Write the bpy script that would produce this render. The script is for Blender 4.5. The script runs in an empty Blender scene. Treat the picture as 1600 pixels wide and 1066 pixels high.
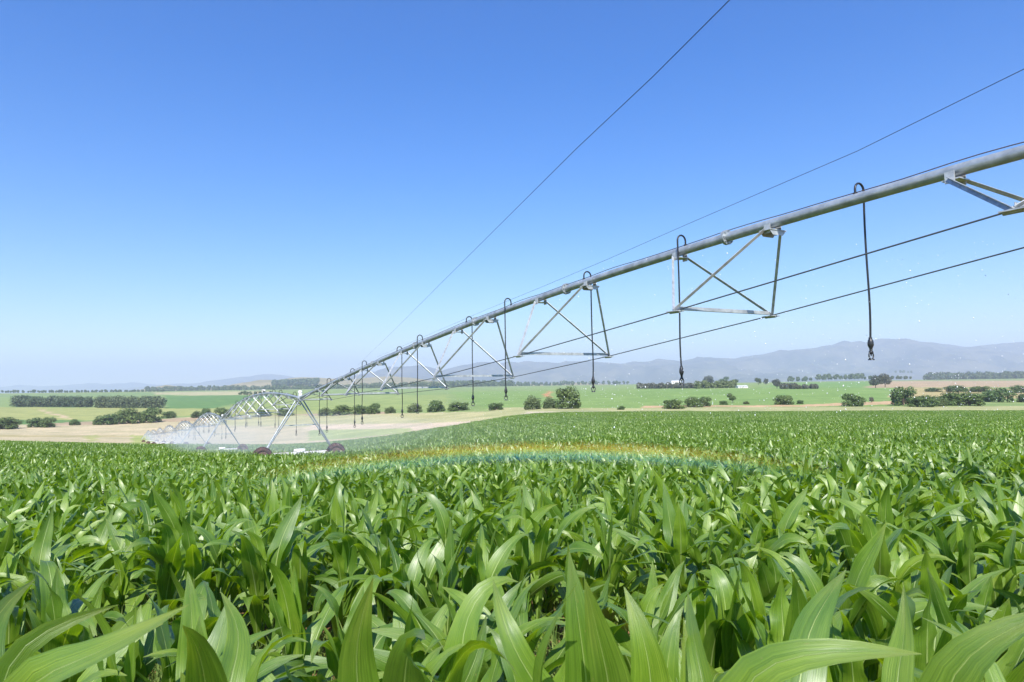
import bpy, math, random
import numpy as np
from mathutils import Vector, Matrix, Euler

random.seed(7)
rng = np.random.default_rng(7)
S = bpy.context.scene
C = S.collection

# ------------------------------------------------------------------ camera, sky, sun, exposure
EYE = 1.45
F = 1600 * 24.0 / 36.0
PITCH, ROLL = math.radians(3.59), math.radians(-0.85)
SUN_EL, SUN_AZ = math.radians(47.5), math.radians(3.0)      # the sun stands behind the camera; SUN_AZ turns its shadow direction to the right of +Y
cam_data = bpy.data.cameras.new('camera')
cam = bpy.data.objects.new('camera', cam_data)
C.objects.link(cam)
S.camera = cam
cam_data.lens, cam_data.sensor_width = 24.0, 36.0
cam_data.clip_start, cam_data.clip_end = 0.05, 60000
cam_data.dof.use_dof = True
cam_data.dof.focus_distance = 7.0
cam_data.dof.aperture_fstop = 13
CAM_M = Euler((math.pi / 2 + PITCH, 0, 0)).to_matrix() @ Matrix.Rotation(ROLL, 3, 'Z')
cam.matrix_world = Matrix.Translation((0, 0, EYE)) @ CAM_M.to_4x4()

W = bpy.data.worlds.new('World')
S.world = W
W.use_nodes = True
nt = W.node_tree
sky = nt.nodes.new('ShaderNodeTexSky')
sky.sky_type = 'NISHITA'
sky.sun_disc = False
sky.sun_elevation = SUN_EL
sky.sun_rotation = math.pi + SUN_AZ
sky.altitude = 500
sky.air_density = 1.5
sky.dust_density = 0.0
sky.ozone_density = 10.0
hsv = nt.nodes.new('ShaderNodeHueSaturation')          # the photograph's saturated blue
hsv.inputs['Saturation'].default_value = 1.30
hsv.inputs['Hue'].default_value = .515
nt.links.new(sky.outputs[0], hsv.inputs['Color'])
nt.links.new(hsv.outputs[0], nt.nodes['Background'].inputs[0])
nt.nodes['Background'].inputs[1].default_value = 0.102

sd = bpy.data.lights.new('sun', 'SUN')
sd.energy = 5.0
sd.angle = math.radians(0.53)
sd.color = (1.0, 0.95, 0.87)
sun = bpy.data.objects.new('sun', sd)
C.objects.link(sun)
sun_dir = Vector((math.sin(SUN_AZ) * math.cos(SUN_EL), math.cos(SUN_AZ) * math.cos(SUN_EL), -math.sin(SUN_EL)))
sun.rotation_euler = sun_dir.to_track_quat('-Z', 'Y').to_euler()
sun.location = (0, -30, 60)

S.view_settings.view_transform = 'Standard'
S.view_settings.look = 'None'
S.view_settings.exposure = 0.8
S.view_settings.gamma = 1.0
S.render.engine = 'CYCLES'
S.cycles.use_denoising = True
try:
    S.cycles.denoiser = 'OPENIMAGEDENOISE'
    S.cycles.denoising_input_passes = 'RGB_ALBEDO_NORMAL'
except Exception:
    pass
S.cycles.max_bounces = 8
S.cycles.diffuse_bounces = 2
S.cycles.glossy_bounces = 2
S.cycles.transmission_bounces = 4
S.cycles.transparent_max_bounces = 16
S.cycles.volume_bounces = 1
S.cycles.caustics_reflective = False
S.cycles.caustics_refractive = False


def at(px, py, depth):
    """world point seen at photo pixel (px, py) (1600 wide) at forward distance depth"""
    d = CAM_M @ Vector(((px - 800) / F, -(py - 533) / F, -1.0))
    k = depth / d.y
    return Vector((d.x * k, depth, EYE + d.z * k))


# ------------------------------------------------------------------ small helpers
def sm(a, b, x):
    t = np.clip((x - a) / (b - a), 0, 1)
    return t * t * (3 - 2 * t)


_perm = np.random.default_rng(3).random((256, 256))


def vnoise(x, y):
    xi, yi = np.floor(x).astype(int), np.floor(y).astype(int)
    fx, fy = x - xi, y - yi
    fx, fy = fx * fx * (3 - 2 * fx), fy * fy * (3 - 2 * fy)
    g = lambda i, j: _perm[i % 256, j % 256]
    return (g(xi, yi) * (1 - fx) + g(xi + 1, yi) * fx) * (1 - fy) + (g(xi, yi + 1) * (1 - fx) + g(xi + 1, yi + 1) * fx) * fy


def fbm(x, y, o=5):
    v, a, s = 0, .5, 1.0
    for i in range(o):
        v = v + a * (vnoise(x * s + 17.3 * i, y * s + 5.1 * i) - .5)
        a *= .5
        s *= 2.03
    return v


def mesh_np(name, v, f, mat=None, uv=None, smooth=False, col=None):
    """v (n,3), f list/array of equal-length faces or list of lists"""
    me = bpy.data.meshes.new(name)
    v = np.asarray(v, dtype=np.float32)
    if isinstance(f, np.ndarray):
        k = f.shape[1]
        me.vertices.add(len(v))
        me.vertices.foreach_set('co', v.ravel())
        me.loops.add(f.size)
        me.loops.foreach_set('vertex_index', f.ravel().astype(np.int32))
        me.polygons.add(len(f))
        me.polygons.foreach_set('loop_start', np.arange(0, f.size, k, dtype=np.int32))
        me.update(calc_edges=True)
        li = f.ravel()
    else:
        me.from_pydata([tuple(p) for p in v], [], f)
        li = np.array([i for q in f for i in q])
    if uv is not None:
        l = me.uv_layers.new(name='UVMap')
        l.data.foreach_set('uv', np.asarray(uv, dtype=np.float32)[li].ravel())
    if col is not None:
        a = me.color_attributes.new('Col', 'FLOAT_COLOR', 'POINT')
        a.data.foreach_set('color', np.c_[col, np.ones(len(col))].astype(np.float32).ravel())
    if smooth:
        me.polygons.foreach_set('use_smooth', np.ones(len(me.polygons), dtype=bool))
    if mat:
        me.materials.append(mat)
    me.update()
    me.validate()
    return me


class MB:
    """collects simple shapes; build() links them as one mesh object"""

    def __init__(self):
        self.v, self.f, self.sm = [], [], []

    def add(self, vs, fs, smooth=False):
        o = len(self.v)
        self.v += [tuple(p) for p in vs]
        self.f += [[i + o for i in q] for q in fs]
        self.sm += [smooth] * len(fs)
        return self

    def box(self, c, ax, ay, az):
        """box about c with half-axes ax, ay, az"""
        c, ax, ay, az = Vector(c), Vector(ax), Vector(ay), Vector(az)
        vs = [c + ax * i + ay * j + az * k for k in (-1, 1) for j in (-1, 1) for i in (-1, 1)]
        self.add(vs, [(0, 2, 3, 1), (4, 5, 7, 6), (0, 1, 5, 4), (2, 6, 7, 3), (0, 4, 6, 2), (1, 3, 7, 5)])
        return self

    def tube(self, pts, r, n=8, cap=True):
        pts = [Vector(p) for p in pts]
        rs = r if isinstance(r, (list, tuple)) else [r] * len(pts)
        up = None
        vs, fs = [], []
        for i, p in enumerate(pts):
            t = (pts[min(i + 1, len(pts) - 1)] - pts[max(i - 1, 0)]).normalized()
            if up is None:
                up = Vector((0, 0, 1)) if abs(t.z) < .9 else Vector((1, 0, 0))
            a = t.cross(up).normalized()
            up = a.cross(t).normalized()
            for k in range(n):
                w = 2 * math.pi * k / n
                vs.append(p + (a * math.cos(w) + up * math.sin(w)) * rs[i])
        for i in range(len(pts) - 1):
            for k in range(n):
                fs.append((i * n + k, i * n + (k + 1) % n, (i + 1) * n + (k + 1) % n, (i + 1) * n + k))
        self.add(vs, fs, True)
        if cap:
            self.add([vs[k] for k in range(n)], [tuple(range(n))[::-1]])
            self.add(vs[-n:], [tuple(range(n))])
        return self

    def angle(self, a, b, w, th, nrm):
        """L-profile bar from a to b, legs of width w; nrm = direction of the first leg's outer normal"""
        a, b, nrm = Vector(a), Vector(b), Vector(nrm)
        t = (b - a).normalized()
        n1 = (nrm - t * nrm.dot(t)).normalized()
        n2 = t.cross(n1)
        prof = [(0, 0), (w, 0), (w, th), (th, th), (th, w), (0, w)]
        vs = [p + n2 * x + n1 * y for p in (a, b) for x, y in prof]
        fs = [(i, (i + 1) % 6, 6 + (i + 1) % 6, 6 + i) for i in range(6)] + [(5, 4, 3, 2, 1, 0), (6, 7, 8, 9, 10, 11)]
        self.add(vs, fs)
        return self

    def mesh(self, name, mat):
        me = bpy.data.meshes.new(name)
        me.from_pydata(self.v, [], self.f)
        me.polygons.foreach_set('use_smooth', np.array(self.sm, dtype=bool))
        me.materials.append(mat)
        me.update()
        return me

    def build(self, name, mat, parent=None):
        return link(name, self.mesh(name, mat), parent)


def link(name, me, parent=None):
    o = bpy.data.objects.new(name, me)
    C.objects.link(o)
    if parent is not None:
        o.parent = parent
    return o


def tag(o, label=None, cat=None, group=None, kind=None):
    if label:
        o['label'] = label
    if cat:
        o['category'] = cat
    if group:
        o['group'] = group
    if kind:
        o['kind'] = kind
    return o


def empty(name, loc=(0, 0, 0), rz=0.0):
    o = bpy.data.objects.new(name, None)
    C.objects.link(o)
    o.location = loc
    o.rotation_euler = (0, 0, rz)
    o.empty_display_size = .2
    return o


def copy_tree(o, parent=None):
    c = o.copy()
    C.objects.link(c)
    if parent is not None:
        c.parent = parent
    for ch in o.children:
        copy_tree(ch, c)
    return c


# ------------------------------------------------------------------ materials
def mat_new(name):
    m = bpy.data.materials.new(name)
    m.use_nodes = True
    t = m.node_tree
    return m, t, t.nodes['Principled BSDF'], t.nodes['Material Output']


def node(t, typ, **kw):
    n = t.nodes.new(typ)
    for k, v in kw.items():
        setattr(n, k, v)
    return n


def ramp(t, fac, stops):
    r = node(t, 'ShaderNodeValToRGB')
    e = r.color_ramp.elements
    while len(e) < len(stops):
        e.new(.5)
    for i, (p, c) in enumerate(stops):
        e[i].position = p
        e[i].color = (*c, 1) if len(c) == 3 else c
    t.links.new(fac, r.inputs[0])
    return r.outputs[0]


def math_n(t, op, a, b=None):
    n = node(t, 'ShaderNodeMath', operation=op)
    for i, x in enumerate((a, b)):
        if x is None:
            continue
        if isinstance(x, (int, float)):
            n.inputs[i].default_value = x
        else:
            t.links.new(x, n.inputs[i])
    return n.outputs[0]


def mixc(t, fac, a, b, mode='MIX'):
    n = node(t, 'ShaderNodeMix', data_type='RGBA', blend_type=mode)
    for i, x in ((0, fac), (6, a), (7, b)):
        if isinstance(x, (int, float)):
            n.inputs[i].default_value = x
        elif isinstance(x, tuple):
            n.inputs[i].default_value = (*x, 1)
        else:
            t.links.new(x, n.inputs[i])
    return n.outputs[2]


def noise_n(t, scale, detail=4, vec=None, rough=.55):
    n = node(t, 'ShaderNodeTexNoise')
    n.inputs['Scale'].default_value = scale
    n.inputs['Detail'].default_value = detail
    n.inputs['Roughness'].default_value = rough
    if vec is not None:
        t.links.new(vec, n.inputs['Vector'])
    return n.outputs[0]


def mat_simple(name, col, rough=.6, metal=0.0, var=.25, scale=6.0, bump=0.0, col2=None, lo=.35, hi=.65):
    m, t, p, out = mat_new(name)
    tc = node(t, 'ShaderNodeTexCoord').outputs['Object']
    n = noise_n(t, scale, 6, tc, .62)
    c2 = col2 or tuple(c * (1 - var) for c in col)
    t.links.new(ramp(t, n, [(lo, c2), (hi, col)]), p.inputs['Base Color'])
    p.inputs['Roughness'].default_value = rough
    p.inputs['Metallic'].default_value = metal
    if bump:
        b = node(t, 'ShaderNodeBump')
        b.inputs['Strength'].default_value = bump
        b.inputs['Distance'].default_value = .01
        t.links.new(noise_n(t, scale * 6, 5, tc), b.inputs['Height'])
        t.links.new(b.outputs[0], p.inputs['Normal'])
    return m


def mat_corn(name):
    m, t, p, out = mat_new(name)
    L = t.links.new
    uv = node(t, 'ShaderNodeUVMap').outputs[0]
    sep = node(t, 'ShaderNodeSeparateXYZ')
    L(uv, sep.inputs[0])
    u, v = sep.outputs[0], sep.outputs[1]
    rnd = node(t, 'ShaderNodeObjectInfo').outputs['Random']
    isl = node(t, 'ShaderNodeNewGeometry').outputs['Random Per Island']
    vm = node(t, 'ShaderNodeCombineXYZ')
    L(math_n(t, 'MULTIPLY', u, 34.0), vm.inputs[0])
    L(math_n(t, 'MULTIPLY', v, 1.6), vm.inputs[1])
    L(math_n(t, 'MULTIPLY', rnd, 50.0), vm.inputs[2])
    vein = noise_n(t, 1.0, 3, vm.outputs[0])
    vm2 = node(t, 'ShaderNodeCombineXYZ')
    L(math_n(t, 'MULTIPLY', u, 2.2), vm2.inputs[0])
    L(math_n(t, 'MULTIPLY', v, 5.0), vm2.inputs[1])
    L(math_n(t, 'ADD', math_n(t, 'MULTIPLY', rnd, 31.0), math_n(t, 'MULTIPLY', isl, 17.0)), vm2.inputs[2])
    blot = noise_n(t, 1.0, 4, vm2.outputs[0])
    base = ramp(t, vein, [(.26, (.088, .174, .012)), (.5, (.144, .252, .022)), (.74, (.215, .338, .044))])
    tint = ramp(t, blot, [(.3, (.72, .80, .62)), (.7, (1.18, 1.10, 1.05))])
    base = mixc(t, 1.0, base, tint, 'MULTIPLY')
    r2 = ramp(t, math_n(t, 'FRACT', math_n(t, 'ADD', math_n(t, 'MULTIPLY', rnd, 7.3), isl)), [(0, (.66, .76, .72)), (.5, (1, 1, 1)), (1, (1.26, 1.16, .86))])
    base = mixc(t, 1.0, base, r2, 'MULTIPLY')
    # slow changes of vigour across the field; a little yellowing and brown flecks towards tips and edges
    wp_ = node(t, 'ShaderNodeNewGeometry').outputs['Position']
    big = noise_n(t, .11, 3, wp_)
    base = mixc(t, 1.0, base, ramp(t, big, [(.32, (.80, .86, .80)), (.68, (1.16, 1.12, 1.05))]), 'MULTIPLY')
    tipn = node(t, 'ShaderNodeClamp')
    L(math_n(t, 'MULTIPLY', math_n(t, 'SUBTRACT', math_n(t, 'ADD', v, math_n(t, 'MULTIPLY', blot, .35)), 1.02), 4.0), tipn.inputs[0])
    base = mixc(t, math_n(t, 'MULTIPLY', tipn.outputs[0], .30), base, (.30, .26, .07))
    vm3 = node(t, 'ShaderNodeCombineXYZ')
    L(math_n(t, 'MULTIPLY', u, 9.0), vm3.inputs[0])
    L(math_n(t, 'MULTIPLY', v, 42.0), vm3.inputs[1])
    L(math_n(t, 'ADD', math_n(t, 'MULTIPLY', rnd, 77.0), math_n(t, 'MULTIPLY', isl, 29.0)), vm3.inputs[2])
    fleck = noise_n(t, 1.0, 2, vm3.outputs[0])
    flf = ramp(t, fleck, [(.70, (0,) * 3), (.78, (.6,) * 3)])
    base = mixc(t, flf, base, (.26, .24, .08))
    # pale midrib, broad at the base and fading to the tip; pale yellowish leaf base
    du = math_n(t, 'ABSOLUTE', math_n(t, 'SUBTRACT', u, .5))
    wid = math_n(t, 'MULTIPLY', math_n(t, 'SUBTRACT', 1.06, v), .062)
    rib = math_n(t, 'SUBTRACT', 1.0, math_n(t, 'DIVIDE', du, wid))
    ribn = node(t, 'ShaderNodeClamp')
    L(math_n(t, 'MULTIPLY', rib, 1.6), ribn.inputs[0])
    ribf = math_n(t, 'MULTIPLY', ribn.outputs[0], .8)
    base = mixc(t, ribf, base, (.38, .48, .17))
    L(base, p.inputs['Base Color'])
    p.inputs['Roughness'].default_value = .36
    L(ramp(t, blot, [(.3, (.40,) * 3), (.75, (.58,) * 3)]), p.inputs['Roughness'])
    p.inputs['Specular IOR Level'].default_value = 1.0
    p.inputs['Coat Weight'].default_value = .25
    p.inputs['Coat Roughness'].default_value = .32
    b = node(t, 'ShaderNodeBump')
    b.inputs['Strength'].default_value = .6
    b.inputs['Distance'].default_value = .0028
    L(math_n(t, 'ADD', vein, math_n(t, 'MULTIPLY', ribf, -1.5)), b.inputs['Height'])
    L(b.outputs[0], p.inputs['Normal'])
    tr = node(t, 'ShaderNodeBsdfTranslucent')
    L(mixc(t, 1.0, base, (2.6, 2.5, .30), 'MULTIPLY'), tr.inputs[0])
    mx = node(t, 'ShaderNodeMixShader')
    mx.inputs[0].default_value = .33
    L(p.outputs[0], mx.inputs[1])
    L(tr.outputs[0], mx.inputs[2])
    L(mx.outputs[0], out.inputs[0])
    return m


def mat_foliage(name, dark, light, trans=.25):
    m, t, p, out = mat_new(name)
    L = t.links.new
    isl = node(t, 'ShaderNodeNewGeometry').outputs['Random Per Island']
    rnd = node(t, 'ShaderNodeObjectInfo').outputs['Random']
    c = ramp(t, isl, [(0, dark), (1, light)])
    c = mixc(t, 1.0, c, ramp(t, rnd, [(0, (.82, .9, .9)), (1, (1.2, 1.1, 1.0))]), 'MULTIPLY')
    L(c, p.inputs['Base Color'])
    p.inputs['Roughness'].default_value = .6
    tr = node(t, 'ShaderNodeBsdfTranslucent')
    L(c, tr.inputs[0])
    mx = node(t, 'ShaderNodeMixShader')
    mx.inputs[0].default_value = trans
    L(p.outputs[0], mx.inputs[1])
    L(tr.outputs[0], mx.inputs[2])
    L(mx.outputs[0], out.inputs[0])
    return m


def mat_ground():
    m, t, p, out = mat_new('ground_mat')
    L = t.links.new
    a = node(t, 'ShaderNodeVertexColor', layer_name='Col')
    pos = node(t, 'ShaderNodeNewGeometry').outputs['Position']
    n1 = noise_n(t, .06, 8, pos, .65)
    n2 = noise_n(t, .9, 6, pos, .6)
    n3 = noise_n(t, 14, 5, pos, .6)
    c = mixc(t, 1.0, a.outputs[0], ramp(t, n1, [(.3, (.72, .78, .72)), (.7, (1.22, 1.16, 1.2))]), 'MULTIPLY')
    c = mixc(t, 1.0, c, ramp(t, n2, [(.3, (.8, .82, .8)), (.7, (1.16, 1.14, 1.14))]), 'MULTIPLY')
    c = mixc(t, 1.0, c, ramp(t, n3, [(.3, (.75, .75, .75)), (.7, (1.2, 1.2, 1.2))]), 'MULTIPLY')
    L(c, p.inputs['Base Color'])
    p.inputs['Roughness'].default_value = .95
    p.inputs['Specular IOR Level'].default_value = .15
    b = node(t, 'ShaderNodeBump')
    b.inputs['Strength'].default_value = .6
    b.inputs['Distance'].default_value = .05
    L(math_n(t, 'ADD', n3, math_n(t, 'MULTIPLY', n2, 2.0)), b.inputs['Height'])
    L(b.outputs[0], p.inputs['Normal'])
    return m


def mat_hill(name, c1, c2, scale):
    m, t, p, out = mat_new(name)
    pos = node(t, 'ShaderNodeNewGeometry').outputs['Position']
    n = noise_n(t, scale, 8, pos, .65)
    t.links.new(ramp(t, n, [(.35, c1), (.65, c2)]), p.inputs['Base Color'])
    p.inputs['Roughness'].default_value = 1
    p.inputs['Specular IOR Level'].default_value = .05
    return m


M = dict(
    corn=mat_corn('corn_leaf_mat'),
    stalk=mat_simple('corn_stalk_mat', (.20, .30, .06), .5, col2=(.11, .19, .035), scale=9),
    ground=mat_ground(),
    pipe=mat_simple('galvanised_pipe_mat', (.47, .51, .53), .42, .5, scale=5, col2=(.30, .33, .34), bump=.15),
    steel=mat_simple('galvanised_steel_mat', (.60, .63, .63), .45, .4, scale=7, col2=(.36, .38, .39), bump=.1),
    rod=mat_simple('truss_rod_mat', (.13, .14, .15), .5, .5, scale=8),
    hose=mat_simple('black_hose_mat', (.018, .020, .024), .42, 0, scale=12),
    plastic=mat_simple('sprinkler_plastic_mat', (.030, .032, .036), .35, 0, scale=20),
    cable=mat_simple('cable_mat', (.09, .055, .04), .6, 0, scale=5),
    wire=mat_simple('power_wire_mat', (.03, .03, .035), .6, .2, scale=3),
    tyre=mat_simple('muddy_tyre_mat', (.12, .050, .044), .9, 0, scale=4, col2=(.035, .024, .024), bump=.5),
    rim=mat_simple('wheel_rim_mat', (.17, .10, .085), .8, .1, scale=4),
    white=mat_simple('white_paint_mat', (.78, .78, .76), .45, 0, var=.12, scale=6),
    bark=mat_simple('bark_mat', (.11, .085, .06), .9, 0, scale=6, bump=.4),
    leaf_a=mat_foliage('bush_leaf_mat', (.045, .088, .020), (.150, .225, .058)),
    leaf_b=mat_foliage('olive_leaf_mat', (.070, .105, .030), (.17, .22, .07)),
    leaf_c=mat_foliage('wood_leaf_mat', (.036, .066, .026), (.10, .145, .058), .15),
    leaf_d=mat_foliage('eucalypt_leaf_mat', (.050, .062, .042), (.12, .135, .09)),
    weed=mat_foliage('weed_mat', (.07, .13, .02), (.20, .28, .06), .35),
    wall=mat_simple('plaster_mat', (.80, .78, .72), .8, var=.1),
    roof=mat_simple('roof_sheet_mat', (.72, .72, .70), .5, .1, var=.12),
    roof_red=mat_simple('red_roof_mat', (.35, .12, .07), .7, var=.2),
    glass=mat_simple('window_glass_mat', (.03, .035, .04), .1),
)

# ------------------------------------------------------------------ terrain
# ground line seen at photo columns (COLX) for each distance: gives the valley its heights
COLX = np.array([-300, 0, 250, 470, 600, 830, 1100, 1350, 1600, 1900.])
ROWS = {
    42: [724, 724, 724, 724, 718, 709, 701, 695, 691, 689],
    100: [696, 696, 702, 703, 694, 670, 666, 664, 663, 663],
    150: [692, 693, 699, 699, 686, 657, 656, 655, 654, 654],
    205: [688, 689, 695, 690, 675, 647.5, 647, 646, 645, 645],
    260: [684, 685, 692, 678, 664, 640, 639, 638, 638, 638],
    320: [676, 677, 684, 666, 651, 634, 632, 630, 631, 632],
    400: [662, 662, 662, 652, 642, 628, 623, 621, 623, 624],
    520: [648, 648, 646, 643, 634, 622, 613, 612, 613, 614],
    700: [637, 637, 635, 632, 624, 616, 607, 605, 605, 605],
    1000: [624, 624, 622, 619, 615, 611, 603, 599, 598, 597],
    1400: [616, 615, 613, 611, 609, 607, 601, 596, 594, 593],
}
_cx = np.linspace(-300, 1900, 221)
_zr = [.3, 4, 12]
_ht = [np.full(221, .10), np.full(221, -.17), -.80 + .012 * 12 * (_cx - 800) / F]
for Z in sorted(ROWS):
    ys = np.interp(_cx, COLX, ROWS[Z])
    _zr.append(Z)
    _ht.append(np.array([at(x, y, Z).z for x, y in zip(_cx, ys)]))
for Z, h in ((2200, -6), (4000, -25), (9000, -60), (20000, -150)):
    _zr.append(Z)
    _ht.append(np.full(221, EYE + h) + .0)
_lz = np.linspace(math.log(.3), math.log(20000), 420)
_H = np.array([np.interp(_lz, np.log(_zr), [r[i] for r in _ht]) for i in range(221)]).T


def _blur(a, k, axis):
    w = np.exp(-.5 * (np.arange(-3 * k, 3 * k + 1) / k) ** 2)
    w /= w.sum()
    pad = [(3 * k, 3 * k) if i == axis else (0, 0) for i in range(2)]
    return np.apply_along_axis(lambda r: np.convolve(r, w, 'valid'), axis, np.pad(a, pad, mode='edge'))


_H = _blur(_blur(_H, 3, 0), 5, 1)


def ground(X, Y):
    X, Y = np.asarray(X, float), np.asarray(Y, float)
    r = np.hypot(X, Y) + 1e-6
    az = np.clip(np.arctan2(X, Y), -.80, .80)
    Z = np.clip(r * np.cos(az), .31, 19900)
    cx = np.clip((800 + F * np.tan(az) + 300) / 10, 0, 219.999)
    lz = np.clip((np.log(Z) - _lz[0]) / (_lz[1] - _lz[0]), 0, 418.999)
    i, j = lz.astype(int), cx.astype(int)
    a, b = lz - i, cx - j
    h = (_H[i, j] * (1 - a) + _H[i + 1, j] * a) * (1 - b) + (_H[i, j + 1] * (1 - a) + _H[i + 1, j + 1] * a) * b
    h = h + fbm(X / 23, Y / 23, 3) * .25 * sm(2, 40, r) * (1 - sm(500, 900, r)) + fbm(X / 1.7, Y / 1.7, 3) * .05 * (1 - sm(30, 80, r))
    return h


def gz(x, y):
    return float(ground(x, y))


def project(X, Y, Zw):
    d = np.stack([X, Y, Zw - EYE], -1) @ np.array(CAM_M)     # = M^T d
    return 800 + F * d[..., 0] / -d[..., 2], 533 - F * d[..., 1] / -d[..., 2]


def ground_at(px, py, z0=60.0, z1=3000.0):
    """the ground point seen at photo pixel (px, py): nearest crossing beyond z0"""
    zs = np.exp(np.linspace(math.log(z0), math.log(z1), 700))
    d = CAM_M @ Vector(((px - 800) / F, -(py - 533) / F, -1.0))
    X, H = d.x / d.y * zs, EYE + d.z / d.y * zs
    g = ground(X, zs)
    hit = np.where(g >= H)[0]
    k = hit[0] if len(hit) else int(np.argmin(H - g))
    return Vector((X[k], zs[k], g[k]))


EDGE_X = [-600, 0, 250, 470, 600, 690, 750, 790, 830, 880, 2400]
EDGE_Z = [112, 116, 130, 138, 146, 162, 178, 192, 202, 206, 206]


def field_edge(px):
    return np.interp(px, EDGE_X, EDGE_Z)


az = np.concatenate([np.linspace(-math.pi, -.82, 26)[:-1], np.linspace(-.82, .82, 420), np.linspace(.82, math.pi, 26)[1:-1]])
rad = np.concatenate([[.05], np.exp(np.linspace(math.log(.4), math.log(40), 90)), np.exp(np.linspace(math.log(41), math.log(1500), 230)), np.exp(np.linspace(math.log(1540), math.log(19500), 40))])
A, R = np.meshgrid(az, rad)
GX, GY = R * np.sin(A), R * np.cos(A)
GZ = ground(GX, GY)
na, nr = len(az), len(rad)
idx = np.arange(na * nr).reshape(nr, na)
nxt = np.roll(idx, -1, axis=1)
gf = np.stack([idx[:-1], nxt[:-1], nxt[1:], idx[1:]], -1).reshape(-1, 4)
# land cover, by place on the ground
PX, PY = project(GX, np.maximum(GY, .01), GZ)
PX = np.where(GY > .1, PX, 800)
jx = PX + fbm(GX / 15, GY / 15, 4) * 26
jy = PY + fbm(GX / 40 + 9, GY / 40, 4) * 3.0
SOIL, TAN, TAN2 = (.30, .165, .085), (.47, .40, .24), (.44, .33, .21)
GRN, GRN2, YEL, PALE, BRN = (.20, .27, .085), (.115, .215, .06), (.31, .33, .11), (.40, .37, .20), (.38, .29, .18)
col = np.empty(GX.shape + (3,))
col[:] = (.22, .28, .10)


def paint(mask, c, k=1.0):
    col[mask] = col[mask] * (1 - k) + np.array(c) * k


def poly(pts):
    inside = np.zeros(GX.shape, bool)
    n = len(pts)
    for i in range(n):
        (x0, y0), (x1, y1) = pts[i], pts[(i + 1) % n]
        c = ((y0 > jy) != (y1 > jy)) & (jx < (x1 - x0) * (jy - y0) / (y1 - y0 + 1e-9) + x0)
        inside ^= c
    return inside & (R > 60) & (R < 1600)


far = R > 60
paint(poly([(-900, 600), (2500, 600), (2500, 660), (-900, 700)]), (.215, .29, .095))
# left valley
paint(poly([(-900, 664), (130, 660), (300, 652), (520, 648), (900, 640), (900, 720), (-900, 720)]), TAN)
paint(poly([(-900, 676), (120, 680), (240, 681), (240, 683), (-900, 680)]), (.40, .34, .17))
paint(poly([(130, 682), (152, 678), (150, 690), (140, 690)]), (.36, .36, .14))
paint(poly([(205, 680), (235, 681), (236, 693), (205, 693)]), (.33, .36, .12))
paint(poly([(-900, 655), (0, 655), (130, 652), (135, 662), (-900, 668)]), GRN2)
paint(poly([(60, 662), (230, 655), (600, 643), (600, 648), (60, 666)]), BRN)
paint(poly([(-900, 637), (300, 637), (560, 641), (560, 646), (300, 650), (130, 656), (-900, 654)]), YEL)
paint(poly([(55, 639), (66, 640), (112, 654), (100, 654)]), (.52, .40, .24))
paint(poly([(258, 619), (440, 617), (330, 638), (258, 639)]), GRN2)
paint(poly([(440, 617), (700, 617), (700, 641), (330, 641)]), (.255, .315, .10))
paint(poly([(150, 613), (420, 611), (430, 616.5), (300, 618), (150, 616)]), PALE)
paint(poly([(-900, 613), (240, 613), (240, 620), (-900, 625)]), (.19, .27, .10))
# middle
paint(poly([(330, 652), (640, 646), (830, 641), (830, 662), (520, 668), (330, 664)]), (.40, .38, .185))
paint(poly([(480, 664), (700, 660), (790, 655), (800, 659), (640, 672), (480, 677)]), (.54, .44, .30))
paint(poly([(480, 673), (640, 669), (640, 676), (480, 690)]), (.33, .37, .14))
paint(poly([(700, 612), (1600, 604), (1600, 622), (1300, 640), (760, 640)]), (.195, .29, .08))
paint(poly([(790, 645), (830, 639), (880, 639), (880, 648), (790, 660)]), (.42, .38, .20))
# right
paint(poly([(760, 637), (1000, 638), (1250, 635.5), (2400, 632), (2400, 648), (760, 652)]), (.36, .36, .165))
paint(poly([(1000, 634.5), (1250, 632), (1420, 626), (1420, 631), (1250, 635), (1000, 637.5)]), (.50, .34, .19))
paint(poly([(820, 643.6), (2400, 641.2), (2400, 648), (820, 648)]), (.50, .44, .30))
paint(poly([(1350, 606), (1400, 594), (2400, 590), (2400, 612), (1500, 605)]), (.40, .30, .18))
paint(poly([(1230, 598), (1370, 592), (1350, 606), (1180, 606)]), (.17, .28, .08))
paint(poly([(1400, 606), (2400, 612), (2400, 624), (1390, 622)]), (.40, .33, .15))
paint(poly([(1000, 608), (1350, 606), (1390, 618), (1390, 622), (1000, 628)]), (.185, .285, .075))
paint(poly([(851, 621), (857, 611), (861, 612), (858, 622)]), (.55, .22, .11))
# the corn field's own soil
edge_r = field_edge(PX) / np.maximum(np.cos(A), .4)
soil = (R < edge_r) & (np.cos(A) > .3) | (R < 12)
paint(soil, SOIL)
terrain = link('ground', mesh_np('ground', np.stack([GX, GY, GZ], -1).reshape(-1, 3), gf, M['ground'], smooth=True, col=col.reshape(-1, 3)))
tag(terrain, 'rolling farmland with green and tan fields in the valley', kind='structure')


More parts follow.
